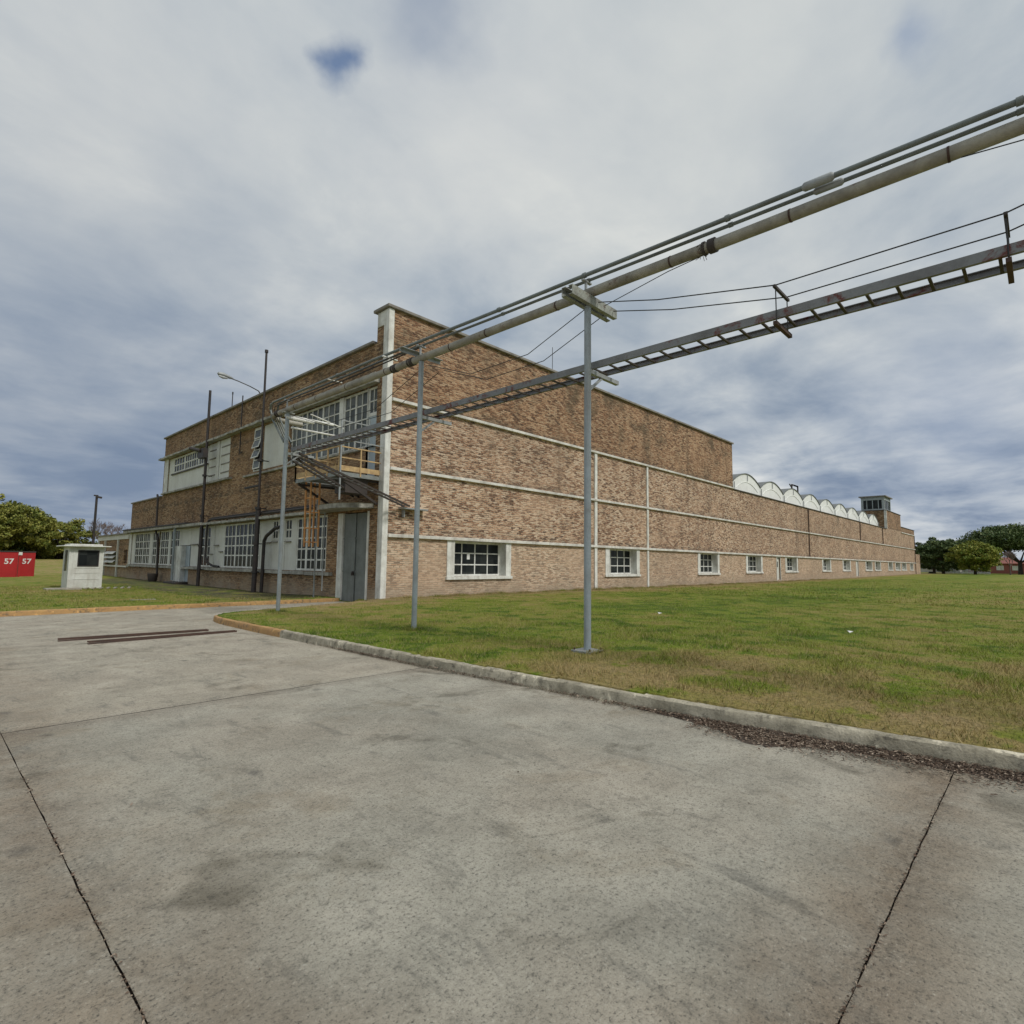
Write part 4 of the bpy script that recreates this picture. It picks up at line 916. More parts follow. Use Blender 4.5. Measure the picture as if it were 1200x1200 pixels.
pole('vent_pole', 30.6, 13.0, 'tallest black pole, rising above the roof beside the white blank panel', .13, .065, False)
pole('vent_pole', 39.1, 12.6, 'black pole with a floodlight box in front of the white louvred bay', .11, .09, True)
t = thing('roof_lamp', 'curved-arm lamp reaching out from the roof edge of the short elevation', 'lamp', (13.0, 32.2, 11.0))
m = MB(); m.tube([(13.05, 32.2, 10.6), (13.0, 32.2, 11.05), (12.9, 32.2, 11.2), (12.4, 32.2, 11.36), (11.75, 32.2, 11.5), (11.35, 32.2, 11.56)], [.04, .04, .035, .03, .03, .03], 8); m.build('arm', M_lamp, t, True)
m = MB(); m.tube([(11.5, 32.2, 11.56), (11.3, 32.2, 11.6), (10.95, 32.2, 11.66), (10.72, 32.2, 11.66), (10.66, 32.2, 11.65)], [.04, .09, .12, .10, .03], 10); m.build('lamp_head', M_galv, t, True)
m = MB(); m.tube([(11.2, 32.2, 11.52), (10.95, 32.2, 11.52), (10.75, 32.2, 11.55)], [.05, .09, .05], 10); m.build('lens', M_lens, t, True)
m = MB(); m.tube([(13.3, 37.2, 11.0), (13.3, 37.2, 12.1)], .03, 6); m.tube([(13.3, 37.2, 12.1), (13.3, 37.2, 12.25)], .045, 6); tag(m.build('roof_rod', M_black), 'short black rod on the roof edge right of the floodlight pole', 'rod')
m = MB(); m.tube([(25.6, 21.0, 11.9), (25.6, 21.0, 14.6)], .018, 5); tag(m.build('roof_rod', M_black), 'thin lightning rod standing on the tall corner block roof', 'rod')
t = thing('roof_frame', 'small dark steel frame standing on the arched roof bays', 'frame', (72, 21.5, 10.2))
m = MB()
for a, b in (((71.0, 21.5, 9.4), (71.0, 21.5, 11.3)), ((73.2, 21.5, 9.4), (73.2, 21.5, 11.3)), ((71.0, 21.5, 11.3), (73.2, 21.5, 11.3)), ((73.2, 21.5, 11.3), (71.6, 21.5, 11.3))): m.bar(a, b, .14, .14)
m.bar((70.2, 21.5, 11.28), (72.6, 21.5, 10.2), .1, .1); m.build('frame', M_dark, t)

# ------------------------------------------------------------------ guard booth
GB = thing('guard_booth', 'small white guard booth with a dark window on the left lawn', 'booth', (6.7, 39.8, -.1))
bx0, bx1, by0, by1 = 5.95, 7.50, 39.0, 40.75; bz = -.1
m = MB()
m.box((bx0, by0, bz), (bx1, by0 + .06, bz + 1.22)); m.box((bx0, by0, bz + 2.12), (bx1, by0 + .06, bz + 2.3))
m.box((bx0, by0 + .001, bz + 1.22), (bx0 + .38, by0 + .059, bz + 2.12)); m.box((bx1 - .2, by0 + .001, bz + 1.22), (bx1, by0 + .059, bz + 2.12))
m.box((bx0 + .001, by0 + .06, bz), (bx0 + .06, by1, bz + .95)); m.box((bx0 + .001, by0 + .06, bz + 2.12), (bx0 + .06, by1, bz + 2.299)); m.box((bx0 + .001, by0 + .06, bz + .95), (bx0 + .059, by0 + .5, bz + 2.12)); m.box((bx0 + .001, by1 - .4, bz + .95), (bx0 + .059, by1, bz + 2.12))
m.box((bx1 - .06, by0 + .06, bz), (bx1 - .001, by1, bz + 2.299)); m.box((bx0 + .06, by1 - .06, bz), (bx1 - .06, by1 - .001, bz + 2.299))
for z in (.5, .85, 1.12): m.box((bx0 + .25, by0 - .015, bz + z), (bx1 - .12, by0, bz + z + .035))
for x in (bx0 - .01, bx0 + .17, bx1 - .05): m.box((x, by0 - .02, bz + .01), (x + .06, by0 - .001, bz + 2.29))
m.build('body', M_booth, GB)
m = MB(); m.box((bx0 - .32, by0 - .3, bz + 2.3), (bx1 + .3, by1 + .3, bz + 2.37)); m.box((bx0 - .0, by0 + .0, bz + 2.37), (bx1 - .05, by1 - .1, bz + 2.46)); bevel(m.build('roof', M_booth, GB), .02, 1)
m = MB()
for a, b in (((bx0 + .38, bz + 1.22), (bx0 + .43, bz + 2.12)), ((bx1 - .25, bz + 1.22), (bx1 - .2, bz + 2.12))): m.box((a[0], by0 - .03, a[1]), (b[0], by0 + .05, b[1]))
m.box((bx0 + .43, by0 - .03, bz + 1.22), (bx1 - .25, by0 + .05, bz + 1.27)); m.box((bx0 + .43, by0 - .03, bz + 2.07), (bx1 - .25, by0 + .05, bz + 2.12))
w = m.build('window', M_black, GB)
m = MB(); m.quad((bx0 + .43, by0 + .02, bz + 1.27), (bx1 - .25, by0 + .02, bz + 1.27), (bx1 - .25, by0 + .02, bz + 2.07), (bx0 + .43, by0 + .02, bz + 2.07)); m.build('pane', M_glass, w)
m = MB(); m.quad((bx0 + .03, by0 + .5, bz + .95), (bx0 + .03, by1 - .4, bz + .95), (bx0 + .03, by1 - .4, bz + 2.12), (bx0 + .03, by0 + .5, bz + 2.12)); m.build('window', M_glass, GB)
# weathered concrete plinth with slats beside the booth
t = thing('slatted_walkway', 'low pale slatted walkway lying in front of the white booth', 'walkway', (6.8, 37.8, -.08))
m = MB(); m.box((4.9, 37.6, -.12), (6.4, 38.6, -.02)); m.build('slab', M_timber, t)
for i in range(7):
    m = MB(); a = 6.55 + i * .33; m.bar((a, 37.7, -.05), (a + .25, 38.5, -.05), .12, .06); m.build('slat', M_timber, t)
m = MB(); m.bar((5.95, 25.9, -.03), (6.8, 26.0, -.03), .2, .06); tag(m.build('plank', M_timber), 'single pale plank lying in the left lawn before the brown wall', 'plank')
m = MB(); m.tube([(12.45, 48.5, -.1), (12.45, 48.5, .0), (12.45, 48.5, .42), (12.45, 48.5, .5)], [.25, .3, .36, .36], 12); tag(m.build('bucket', M_dark, None, True), 'dark rusty tub standing under a thin downpipe on the brown wall', 'tub')

# ------------------------------------------------------------------ red cabinets with number 57
def text_mesh(txt, size):
    c = bpy.data.curves.new('txt', 'FONT'); c.body = txt; c.size = size; c.extrude = .006; c.align_x = 'CENTER'; c.offset = .012
    o = bpy.data.objects.new('txt', c); COL.objects.link(o); bpy.context.view_layer.update()
    me = bpy.data.meshes.new_from_object(o.evaluated_get(bpy.context.evaluated_depsgraph_get())); bpy.data.objects.remove(o); return me
TM = text_mesh('57', .62); TM.materials.clear(); TM.materials.append(M_sign)
def red_box(x0, x1, y, lab, notch):
    t = thing('metal_cabinet', lab, 'cabinet', ((x0 + x1) / 2, y + .6, -.1), 'red metal cabinets numbered 57')
    m = MB(); m.box((x0, y, -.12), (x1, y + 1.25, 2.0)); bevel(m.build('body', M_red, t), .03, 2)
    m = MB(); m.box((x0 - .02, y - .04, 2.0), (x1 + .02, y + 1.3, 2.09)); m.build('lid', M_dark, t)
    m = MB(); m.box((x0 + .05, y - .03, -.1), (x0 + .1, y - .001, 1.98)); m.box((x1 - .1, y - .03, -.1), (x1 - .05, y - .001, 1.98)); m.build('edge_trim', M_red, t)
    n = bpy.data.objects.new('number', TM); COL.objects.link(n); attach(n, t); n.location = ((x0 + x1) / 2 + notch, y - .012, 1.02); n.rotation_euler = (PI / 2, 0, 0)
    return t
red_box(4.95, 6.20, 63.0, 'red cabinet numbered 57 at the left photo edge', .05)
red_box(6.45, 7.50, 64.6, 'red cabinet numbered 57 on the side nearer the white booth', -.05)
t = thing('gate_post', 'short red post with a white cap between the two red cabinets', 'post', (6.33, 63.2, -.1))
m = MB(); m.box((6.25, 63.1, -.12), (6.39, 63.25, 1.75)); m.build('shaft', M_red, t)
m = MB(); m.box((6.19, 63.04, 1.75), (6.45, 63.31, 2.0)); m.build('cap', M_white, t)

# ------------------------------------------------------------------ steel rails on the road
def rail(a, b, lab):
    a = Vector(a); b = Vector(b); t = thing('steel_channel', lab, 'steel bar', a, 'rusty steel channels lying on the concrete')
    d = (b - a).normalized(); s = Vector((d.y, -d.x, 0))
    m = MB(); m.bar(a + Vector((0, 0, .008)), b + Vector((0, 0, .008)), .10, .014)
    m.build('web', M_rust, t)
    for k in (-.045, .045):
        m = MB(); m.bar(a + s * k + Vector((0, 0, .045)), b + s * k + Vector((0, 0, .025)), .014, .03); m.build('lip', M_rust, t)
    return t
rail((2.12, 14.35, road_h(2, 14.35)), (4.87, 14.30, road_h(5, 14.3)), 'rusty steel channel lying on the concrete, farther from the camera')
rail((2.44, 13.42, road_h(2.6, 13.42)), (5.24, 13.62, road_h(5, 13.62)), 'rusty steel channel lying on the concrete, nearer to the camera')

# ------------------------------------------------------------------ trees
def leaf_cloud(centers, per, spread, size, flat=0.6):
    n = len(centers) * per
    c = np.repeat(np.array(centers), per, axis=0)
    r = rng.normal(size=(n, 3)); r /= np.linalg.norm(r, axis=1)[:, None]; r *= (rng.random(n) ** .45)[:, None]
    p = c + r * np.array(spread)
    nrm = rng.normal(size=(n, 3)) + np.array((0, 0, .9)); nrm /= np.linalg.norm(nrm, axis=1)[:, None]
    a = np.cross(nrm, rng.normal(size=(n, 3))); a /= np.linalg.norm(a, axis=1)[:, None]; b = np.cross(nrm, a)
    s = (size * (0.6 + .8 * rng.random(n)))[:, None]
    v = np.stack([p - a * s, p + b * s * flat, p + a * s, p - b * s * flat], 1).reshape(-1, 3)
    return v, n
def tree(name, label, base, h, crown_r, crown_h, lm, trunk_h, trunk_r, nclump, per, leaf, umbrella=False, lean=0, group=None, nlimb=7, bm=None, spf=.20):
    bm = bm or M_bark
    x, y, z = base; t = thing(name, label, 'tree', base, group)
    cs = []
    cz = h - crown_h / 2
    for i in range(nclump):
        for _ in range(50):
            d = rng.normal(size=3); d /= np.linalg.norm(d); rad = .55 + .45 * rng.random()
            if umbrella:
                if d[2] < -.25: d[2] *= .35
            q = d * rad
            if rng.random() < .9: break
        bump_ = 1 + .22 * mnoise.noise((d[0] * 2.1 + x, d[1] * 2.1, d[2] * 2.1 + y))
        cs.append((x + lean + q[0] * crown_r * bump_, y + q[1] * crown_r * bump_, z + cz + q[2] * crown_h / 2 * bump_))
    sp = crown_r * spf
    v, n = leaf_cloud(cs, per, (sp, sp, sp * .55), leaf)
    me = bpy.data.meshes.new('crown'); me.vertices.add(n * 4); me.loops.add(n * 4); me.polygons.add(n)
    me.vertices.foreach_set('co', v.ravel()); me.loops.foreach_set('vertex_index', np.arange(n * 4)); me.polygons.foreach_set('loop_start', np.arange(n) * 4); me.polygons.foreach_set('loop_total', np.full(n, 4))
    me.materials.append(lm); me.update(); me.validate()
    o = bpy.data.objects.new('crown', me); COL.objects.link(o); attach(o, t)
    m = MB(); top = Vector((x + lean * .4, y, z + trunk_h))
    m.tube([(x, y, z - .2), (x + lean * .1, y, z + trunk_h * .5), top], [trunk_r * 1.25, trunk_r, trunk_r * .9], 8); m.build('trunk', bm, t, True)
    m = MB()
    for k in range(nlimb):
        c = Vector(cs[int(k * len(cs) / nlimb)]); mid = top.lerp(c, .5) + Vector((random.uniform(-.4, .4), random.uniform(-.4, .4), .4))
        m.tube([top - Vector((0, 0, .3)), mid, c], [trunk_r * .55, trunk_r * .32, trunk_r * .1], 6)
    m.build('limbs', bm, t, True)
    return t
def bare_tree(label, base, h, spread, group=None, seed=1):
    t = thing('bare_tree', label, 'tree', base, group); rnd = random.Random(seed)
    tr = MB(); tw = MB(); b = Vector(base)
    tr.tube([b - Vector((0, 0, .2)), b + Vector((0, 0, h * .4))], [h * .025, h * .017], 7)
    def grow(p, d, l, r, lev):
        q = p + d * l; (tw if lev else tr).tube([p, p.lerp(q, .5) + Vector((rnd.uniform(-1, 1), rnd.uniform(-1, 1), 0)) * l * .06, q], [r, r * .8, r * .55], 5)
        if lev >= 4: return
        for k in range(3 if lev < 3 else 4):
            nd = (d + Vector((rnd.uniform(-1, 1), rnd.uniform(-1, 1), rnd.uniform(-.3, .7))) * spread).normalized()
            grow(p.lerp(q, rnd.uniform(.6, 1)), nd, l * rnd.uniform(.6, .8), max(r * .55, .022), lev + 1)
    for k in range(4):
        a = k * PI / 2 + rnd.random(); grow(b + Vector((0, 0, h * rnd.uniform(.3, .4))), Vector((math.cos(a) * .6, math.sin(a) * .6, 1)).normalized(), h * .24, h * .012, 0)
    tr.build('trunk', M_barebark, t, True); tw.build('twigs', M_barebark, t)
    return t
gl = 'trees beyond the left field'
tree('broad_tree', 'large spreading olive-green tree behind the red cabinets', (9.5, 140, 1.15), 11.0, 10.5, 10.6, M_leaf, 3.2, .42, 330, 150, .24, group=gl, nlimb=30, bm=M_barebark, spf=.13)
tree('broad_tree', 'lower yellowish tree leaning out right of the spreading tree, behind the booth', (20.0, 143, 1.15), 8.2, 6.0, 8.0, M_leaf, 2.2, .3, 120, 160, .22, group=gl)
tree('broad_tree', 'dark tree cut by the left photo edge behind the spreading tree', (-3.0, 150, 1.2), 11.0, 9.5, 10.9, M_leaf, 3.0, .4, 150, 150, .26, group=gl)
bare_tree('leafless reddish tree behind the white booth roof', (26.0, 138, 1.1), 8.6, .85, gl, 3)
bare_tree('smaller leafless tree above the annex roof', (34.0, 140, 1.1), 8.0, .85, gl, 8)
bare_tree('leafless tree at the foot of the utility pole', (29.8, 143, 1.1), 8.4, .9, gl, 12)
t = thing('utility_pole', 'tall dark utility pole with a side lamp beyond the annex', 'pole', (23.6, 132, 1.0))
m = MB(); m.tube([(23.6, 132, .8), (23.6, 132, 13.4)], [.24, .2], 8); m.build('shaft', M_black, t, True)
m = MB(); m.bar((23.4, 131.9, 13.3), (24.4, 131.9, 13.15), .35, .35); m.bar((23.1, 131.9, 13.5), (23.8, 131.9, 13.5), .3, .25); m.build('lamp_head', M_black, t)
m = MB()
m.box((-30, 152, 1.0), (60, 152.4, 2.3)); tag(m.build('boundary_wall', M_farwhite), 'low pale boundary wall below the trees at the far left', 'wall')
for k, (x, w, h) in enumerate(((13.5, 2.0, 1.3), (17.0, 1.5, 1.0), (20.5, 2.6, 1.6))):
    pass
def hedge(name, label, x0, x1, y, z, h, lm):
    cs = [(x0 + (x1 - x0) * rng.random(), y + rng.normal() * .5, z + h * rng.random()) for _ in range(300)]
    v, n = leaf_cloud(cs, 60, (1.3, .7, .5), .24)
    m = MB(); m.v = [tuple(q) for q in v]; m.f = [(4 * i, 4 * i + 1, 4 * i + 2, 4 * i + 3) for i in range(n)]; m.mi = [0] * n
    return tag(m.build(name, lm), label, 'hedge')
hedge('hedge', 'dark low hedge along the far edge of the left field', -16, 34, 150, 1.3, 3.4, M_leafd)

gr = 'trees beyond the right end of the factory'
tree('shade_tree', 'dark green tree standing just beyond the far end of the factory', (158, 16.8, .45), 8.0, 4.4, 7.9, M_leafd, 2.2, .28, 110, 130, .20, group=gr)
tree('shade_tree', 'small dark tree half hidden between the factory end and the round tree', (166, 19.4, .45), 8.6, 4.2, 8.4, M_leafd, 2.2, .28, 110, 120, .20, group=gr)
tree('shade_tree', 'round yellow-green tree on the lawn right of the factory', (151, 10.8, .45), 6.7, 4.4, 6.0, M_leafg, 1.6, .25, 170, 130, .18, group=gr)
tree('shade_tree', 'tallest dark umbrella-shaped tree at the right photo edge', (178, 4.5, .45), 11.6, 10.2, 8.0, M_leafd, 3.0, .42, 240, 140, .24, True, group=gr, nlimb=9)
tree('shade_tree', 'dark tree with its crown cut off by the right photo edge', (178, -9.5, .45), 11.0, 8.5, 8.5, M_leafd, 3.0, .4, 150, 140, .25, True, group=gr)
tree('shade_tree', 'far green tree showing between the round tree and the umbrella tree', (205, 19.5, .45), 9.5, 6.5, 8.4, M_leafd, 2.4, .35, 110, 140, .25, group=gr)
bare_tree('pale leafless tree in front of the dark umbrella tree', (158, 5.6, .45), 5.6, .8, gr, 21)
t = thing('red_house', 'small red-roofed house half hidden under the trees at the right', 'house', (205, 11, .45))
m = MB(); m.box((201, 4, .2), (209, 16, 3.2)); m.build('wall', M_brickred, t)
m = MB(); m.add([(200.5, 3.4, 3.2), (209.5, 3.4, 3.2), (209.5, 16.6, 3.2), (200.5, 16.6, 3.2), (205, 6.5, 4.9), (205, 13.5, 4.9)], [(0, 1, 4), (1, 2, 5, 4), (2, 3, 5), (3, 0, 4, 5), (3, 2, 1, 0)]); m.build('roof', M_tile, t)
for y in (5.2, 8.4, 12.5):
    m = MB(); m.box((200.93, y, 1.4), (201.02, y + 1.5, 2.6)); m.build('window', M_white, t)
t = thing('picket_fence', 'white picket fence beyond the round yellow-green tree', 'fence', (170, 12, .45))
m = MB(); m.box((172, 9.5, .7), (172.06, 18.0, .85)); m.box((172, 9.5, 1.3), (172.06, 18, 1.45)); m.build('rails', M_white, t)
m = MB()
for i in range(34): m.box((171.95, 9.6 + i * .25, .4), (171.99, 9.75 + i * .25, 1.75))
m.build('pickets', M_white, t)
m = MB(); m.box((215, -6, .2), (221, 4.2, 3.6)); m.box((214.6, -6.4, 3.6), (221.4, 4.6, 3.85)); tag(m.build('white_house', M_farwhite), 'pale flat-roofed house at the right photo edge behind trees', 'house')
m = MB(); m.box((215, 19, .2), (222, 44, 3.4)); m.box((214.7, 18.7, 3.4), (222.3, 44.3, 3.6)); tag(m.build('white_house', M_farwhite), 'pale low house behind the first dark tree past the factory', 'house')
# far tree belt closing the horizon
def belt(label, pts, h, seed):
    cs = []
    for (x0, y0), (x1, y1) in zip(pts, pts[1:]):
        n = int(math.hypot(x1 - x0, y1 - y0) / 3.0)
        for i in range(n):
            t = i / n; x = x0 + (x1 - x0) * t; y = y0 + (y1 - y0) * t; hh = h * (.7 + .5 * mnoise.noise((x * .05, y * .05, seed)) + .25 * mnoise.noise((x * .2, y * .2, seed)))
            for k in range(4): cs.append((x + rng.normal() * 2, y + rng.normal() * 2, hh * (k + .5) / 4))
    v, n = leaf_cloud(cs, 34, (3.4, 3.4, h * .2), .7)
    m = MB(); m.v = [tuple(q) for q in v]; m.f = [(4 * i, 4 * i + 1, 4 * i + 2, 4 * i + 3) for i in range(n)]; m.mi = [0] * n
    return struct(m.build('wood', M_leafd), 'stuff', label, 'wood')
belt('far dark belt of trees on the horizon', [(-60, 190), (80, 220), (170, 230)], 6.2, 1)
belt('far dark belt of trees on the right horizon', [(280, 60), (300, -40), (280, -120)], 7.5, 2)

# ------------------------------------------------------------------ grass blades and leaf litter
def blades(n, xr, yr, hmin, hmax, wid, accept, name, dens):
    xs = rng.uniform(*xr, n); ys = rng.uniform(*yr, n)
    keep = np.array([accept(x, y) for x, y in zip(xs, ys)]); xs, ys = xs[keep], ys[keep]
    zs = np.array([lawn_h(x, y) for x, y in zip(xs, ys)]); k = len(xs)
    cl = np.array([.45 + 1.3 * max(0, mnoise.noise((x * 1.1, y * 1.1, 4)) + .25) + .5 * max(0, mnoise.noise((x * 4, y * 4, 9))) for x, y in zip(xs, ys)])
    a = rng.uniform(0, 2 * PI, k); h = rng.uniform(hmin, hmax, k) * cl; w = wid * rng.uniform(.7, 1.3, k)
    lx = rng.normal(0, .65, k) * h; ly = rng.normal(0, .65, k) * h
    v = np.empty((k, 3, 3)); ca, sa = np.cos(a) * w, np.sin(a) * w
    v[:, 0] = np.stack([xs - ca, ys - sa, zs - .01], 1); v[:, 1] = np.stack([xs + ca, ys + sa, zs - .01], 1); v[:, 2] = np.stack([xs + lx, ys + ly, zs + h], 1)
    me = bpy.data.meshes.new(name); me.vertices.add(k * 3); me.loops.add(k * 3); me.polygons.add(k)
    me.vertices.foreach_set('co', v.ravel()); me.loops.foreach_set('vertex_index', np.arange(k * 3)); me.polygons.foreach_set('loop_start', np.arange(k) * 3); me.polygons.foreach_set('loop_total', np.full(k, 3))
    me.materials.append(M_blade); me.update()
    o = bpy.data.objects.new(name, me); COL.objects.link(o); struct(o, 'stuff', 'short patchy lawn grass, green and straw coloured', 'grass'); return o
def ok_near(x, y):
    if in_road(x, y): return False
    if y < 17.2 and x < kerb_x(y) + .17: return False
    if x > 12.8 and y > 19.35: return False
    return True
def wood(x, y):      # fewer blades with distance
    return ok_near(x, y) and random.random() < min(1.0, (9.0 / math.hypot(x, y)) ** 1.6)
blades(620000, (5.4, 30), (-1.5, 19.4), .022, .070, .0048, wood, 'grass', 1)
blades(90000, (28, 90), (-2, 19.3), .04, .10, .012, lambda x, y: random.random() < (28.0 / x) ** 1.5 and y > x * .05 - 2, 'grass', 1)
blades(60000, (-2, 12.4), (22.3, 44), .03, .08, .009, lambda x, y: (not in_road(x, y)) and y > far_kerb_y(x) + .25 and not (x > 9.4 + 1.2 * mnoise.noise((x * .4, y * .4, 6)) and 24 < y < 47 and random.random() < .93), 'grass', 1)

def wall_tuft(x, y): return mnoise.noise((x * .8, 3, 0)) > -.25
blades(26000, (13.3, 75), (19.05, 19.44), .05, .13, .007, wall_tuft, 'grass', 1)
blades(1500, (7.36, 7.74), (5.2, 5.66), .05, .10, .005, lambda x, y: math.hypot(x - 7.55, y - 5.43) > .19, 'grass', 1)
for py_ in (10.0, 16.6): blades(700, (7.36, 7.74), (py_ - .2, py_ + .2), .05, .12, .005, lambda x, y: math.hypot(x - 7.55, y - py_) > .05, 'grass', 1)
blades(9000, (5.4, 7.0), (-1.5, 16), .05, .12, .005, lambda x, y: kerb_x(y) + .13 < x < kerb_x(y) + .30 and mnoise.noise((y * 1.3, 5, 0)) > -.1, 'grass', 1)
def litter():
    V = []; F = []
    def leaf(x, y, z, s):
        a = random.uniform(0, 2 * PI); tilt = random.uniform(-.6, .6); l = s * random.uniform(.7, 1.5); w = s * random.uniform(.2, .5)
        d = Vector((math.cos(a), math.sin(a), tilt * .5)); n = Vector((-math.sin(a), math.cos(a), random.uniform(-.5, .5))); c = Vector((x, y, z)); o = len(V)
        V.extend([tuple(c - d * l), tuple(c + n * w + Vector((0, 0, .004))), tuple(c + d * l), tuple(c - n * w)]); F.append((o, o + 1, o + 2, o + 3))
    for i in range(34000):
        y = random.uniform(-3.5, 10.5)
        dens = mnoise.noise((y * .55, 2.2, 0)) * .5 + .5
        if y < 2.7: wdt = .24 + .26 * max(0, mnoise.noise((y * .9, 7, 0)) + .5); p = 1
        elif y < 4.6: wdt = .13; p = .35 * dens
        else: wdt = .08; p = .55 * max(0, dens - .30)
        if random.random() > p: continue
        x = kerb_x(y) + .01 - abs(random.gauss(0, .5)) * wdt - .0
        leaf(x, y, road_h(x, y) + .012 + .03 * random.random() * max(0, 1 - (kerb_x(y) - x) / .3), random.choice((.008, .010, .016)))
    for i in range(1500):   # the fan of leaves at the slab joint
        x = 5.72 - abs(random.gauss(0, .17)); y = 2.05 + random.gauss(0, .28); leaf(x, y, .012 + .012 * random.random(), .014)
    for i in range(120):
        x = random.uniform(-1.5, 5.4); y = random.uniform(.8, 9); leaf(x, y, .007, random.choice((.006, .008, .011)))
    for x, y in ((1.57, 3.05), (1.2, 3.0), (3.6, 4.4), (1.1, 4.4), (.95, 5.9), (2.2, 2.0), (3.3, 1.2), (2.9, 1.5)): leaf(x, y, .012, .016)
    # weeds and moss along the joints
    for i in range(420):
        if random.random() < .5: x = .68 + random.gauss(0, .006); y = random.choice((1.9, 2.6, 3.3, 4.1, 5.2)) + random.gauss(0, .22)
        else: y = .62 + random.gauss(0, .007); x = random.choice((2.6, 3.1, 3.7, 4.4, 5.0)) + random.gauss(0, .2)
        leaf(x, y, .002, .009)
    nleaf = len(F); ys_ = lines((-4, 3.4, .05)); o0 = len(V)
    for y in ys_:
        w = .10 + .20 * max(0, mnoise.noise((y * .9, 7, 0)) + .45) + .05 * mnoise.noise((y * 6, 1, 0)) + .30 * math.exp(-((y - 2.0) / .33) ** 2)
        w *= 1 - .8 * sm(2.4, 3.4, y)
        for q in range(5): V.append((kerb_x(y) + .03 - (w + .02) * q / 4 * (1 + .15 * mnoise.noise((y * 14, q, 3))), y, road_h(5.7, y) + (.030, .024, .015, .008, .001)[q]))
    for i in range(len(ys_) - 1):
        for q in range(4): F.append((o0 + i * 5 + q, o0 + i * 5 + q + 1, o0 + i * 5 + q + 6, o0 + i * 5 + q + 5))
    me = bpy.data.meshes.new('leaf_litter'); me.from_pydata(V, [], F); me.materials.append(M_litter); me.materials.append(M_soil)
    me.polygons.foreach_set('material_index', [0] * nleaf + [1] * (len(F) - nleaf)); me.update()
    o = bpy.data.objects.new('leaf_litter', me); COL.objects.link(o); struct(o, 'stuff', 'dead brown leaves drifted along the kerb and scattered on concrete', 'leaf litter')
litter()
for k, (x, y, lab) in enumerate(((15.5, 8.5, 'scrap of white litter in the lawn beyond the nearest post'), (14.2, 3.2, 'scrap of white litter in the lawn at the right'))):
    m = MB(); z = lawn_h(x, y) + .05; m.add([(x - .06, y, z), (x + .05, y - .05, z + .03), (x + .07, y + .05, z), (x - .03, y + .06, z + .05)], [(0, 1, 2, 3)]); m.add([(x - .06, y, z - .012), (x + .05, y - .05, z + .018), (x + .07, y + .05, z - .012), (x - .03, y + .06, z + .038)], [(3, 2, 1, 0)])
    tag(m.build('litter_scrap', M_sign), lab, 'litter')

# ------------------------------------------------------------------ sky and sun
to_sun = Vector((0.02, -0.66, 0.75)).normalized()
W = bpy.data.worlds.new('World'); S.world = W; W.use_nodes = True; nt = W.node_tree
bg = nt.nodes['Background']
sky = N(nt, 'ShaderNodeTexSky'); sky.sky_type = 'NISHITA'; sky.sun_disc = False
sky.sun_elevation = math.asin(to_sun.z); sky.sun_rotation = math.atan2(to_sun.x, to_sun.y); sky.air_density = 1.0; sky.dust_density = 1.0
tc = N(nt, 'ShaderNodeTexCoord'); d = tc.outputs['Generated']
sp = N(nt, 'ShaderNodeSeparateXYZ'); L(nt, d, sp.inputs[0])
zc = mth(nt, 'MAXIMUM', sp.outputs[2], 0.0)
den = mth(nt, 'ADD', zc, 0.16)
u = mth(nt, 'DIVIDE', sp.outputs[0], den); v = mth(nt, 'DIVIDE', sp.outputs[1], den)
cb = N(nt, 'ShaderNodeCombineXYZ'); L(nt, u, cb.inputs[0]); L(nt, v, cb.inputs[1])
uv = cb.outputs[0]
n1 = noise(nt, uv, 2.1, 9, 0.56, 0.25)
n2 = noise(nt, uv, 0.55, 3, 0.5)
n3 = noise(nt, scaled(nt, uv, (0.8, 1.3, 1)), 0.95, 7, 0.55, 0.4)
tone = mth(nt, 'ADD', mth(nt, 'MULTIPLY', n1, 0.40), mth(nt, 'ADD', mth(nt, 'MULTIPLY', n2, 0.25), mth(nt, 'MULTIPLY', n3, 0.35)))
# overcast is paler overhead, bluer and darker in the low layers
el = ramp(nt, zc, [(0.0, 0.0), (0.16, 0.25), (0.42, 0.75), (0.75, 1.0)])
hi = ramp(nt, tone, [(0.39, (0.185, 0.24, 0.305)), (0.465, (0.295, 0.335, 0.37)), (0.52, (0.36, 0.39, 0.405)), (0.59, (0.495, 0.507, 0.485))])
lo = ramp(nt, tone, [(0.42, (0.12, 0.16, 0.235)), (0.48, (0.215, 0.255, 0.32)), (0.545, (0.36, 0.39, 0.425)), (0.60, (0.48, 0.495, 0.505))])
cl = mixc(nt, el, lo, hi)
# break up the directions so patches of brightness and gaps get ragged edges
wnz = N(nt, 'ShaderNodeTexNoise'); wnz.inputs['Scale'].default_value = 11; wnz.inputs['Detail'].default_value = 5; L(nt, d, wnz.inputs['Vector'])
wsub = N(nt, 'ShaderNodeVectorMath'); wsub.operation = 'SUBTRACT'; L(nt, wnz.outputs['Color'], wsub.inputs[0]); wsub.inputs[1].default_value = (.5, .5, .5)
wscl = N(nt, 'ShaderNodeVectorMath'); wscl.operation = 'SCALE'; L(nt, wsub.outputs[0], wscl.inputs[0]); wscl.inputs['Scale'].default_value = 0.11
wadd = N(nt, 'ShaderNodeVectorMath'); wadd.operation = 'ADD'; L(nt, d, wadd.inputs[0]); L(nt, wscl.outputs[0], wadd.inputs[1])
wnm = N(nt, 'ShaderNodeVectorMath'); wnm.operation = 'NORMALIZE'; L(nt, wadd.outputs[0], wnm.inputs[0]); dw = wnm.outputs[0]
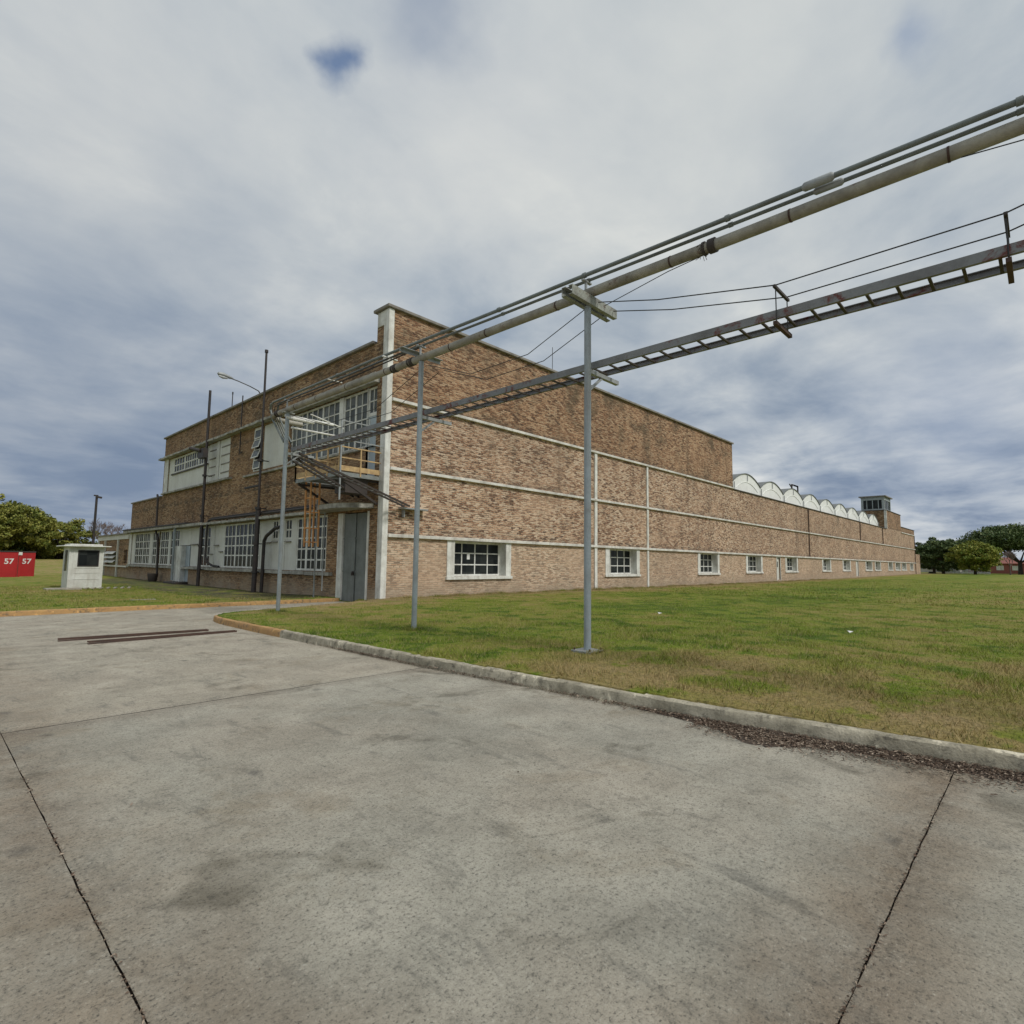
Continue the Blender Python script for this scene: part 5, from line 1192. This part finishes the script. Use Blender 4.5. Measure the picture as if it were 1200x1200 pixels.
def lobe(px, py, power):
    dv = N(nt, 'ShaderNodeVectorMath'); dv.operation = 'DOT_PRODUCT'; L(nt, dw, dv.inputs[0]); dv.inputs[1].default_value = skydir(px, py)
    return mth(nt, 'POWER', mth(nt, 'MAXIMUM', dv.outputs['Value'], 0.0), power)
cl = mixc(nt, mth(nt, 'MULTIPLY', lobe(860, 90, 22), 0.55), cl, (0.54, 0.54, 0.505))
cl = mixc(nt, mth(nt, 'MULTIPLY', lobe(130, 110, 30), 0.40), cl, (0.52, 0.515, 0.49))
cl = mixc(nt, mth(nt, 'MULTIPLY', lobe(540, 130, 45), 0.45), cl, (0.54, 0.535, 0.51))
cl = mixc(nt, mth(nt, 'MULTIPLY', lobe(60, 560, 14), 0.65), cl, (0.13, 0.172, 0.245))
cl = mixc(nt, mth(nt, 'MULTIPLY', lobe(1120, 480, 120), 0.5), cl, (0.20, 0.25, 0.345))
def hole(px, py, power, amt):
    return mth(nt, 'MULTIPLY', ramp(nt, lobe(px, py, power), [(0.12, 0.0), (0.98, 1.0)]), amt)
hm = mth(nt, 'MAXIMUM', hole(393, 72, 2600, 0.9), mth(nt, 'MAXIMUM', hole(500, 12, 420, 0.42), hole(1068, 32, 1500, 0.45)))
bgs = N(nt, 'ShaderNodeVectorMath'); bgs.operation = 'SCALE'; L(nt, sky.outputs[0], bgs.inputs[0]); bgs.inputs['Scale'].default_value = 0.95
K = 0.10
cs = N(nt, 'ShaderNodeVectorMath'); cs.operation = 'SCALE'; L(nt, cl, cs.inputs[0]); cs.inputs['Scale'].default_value = 1.0 / K
fin = mixc(nt, hm, cs.outputs[0], bgs.outputs[0])
L(nt, fin, bg.inputs['Color']); bg.inputs['Strength'].default_value = K
sun = bpy.data.lights.new('sun', 'SUN'); sun.energy = 1.5; sun.angle = math.radians(10); sun.color = (1.0, 0.96, 0.90)
so = bpy.data.objects.new('sun', sun); COL.objects.link(so); so.rotation_euler = to_sun.to_track_quat('Z', 'Y').to_euler()

S.view_settings.view_transform = 'Standard'; S.view_settings.look = 'None'; S.view_settings.gamma = 1; S.view_settings.exposure = 0.54
S.render.engine = 'CYCLES'; S.cycles.max_bounces = 6; S.cycles.use_denoising = True
S.render.resolution_x = 1024; S.render.resolution_y = 1024
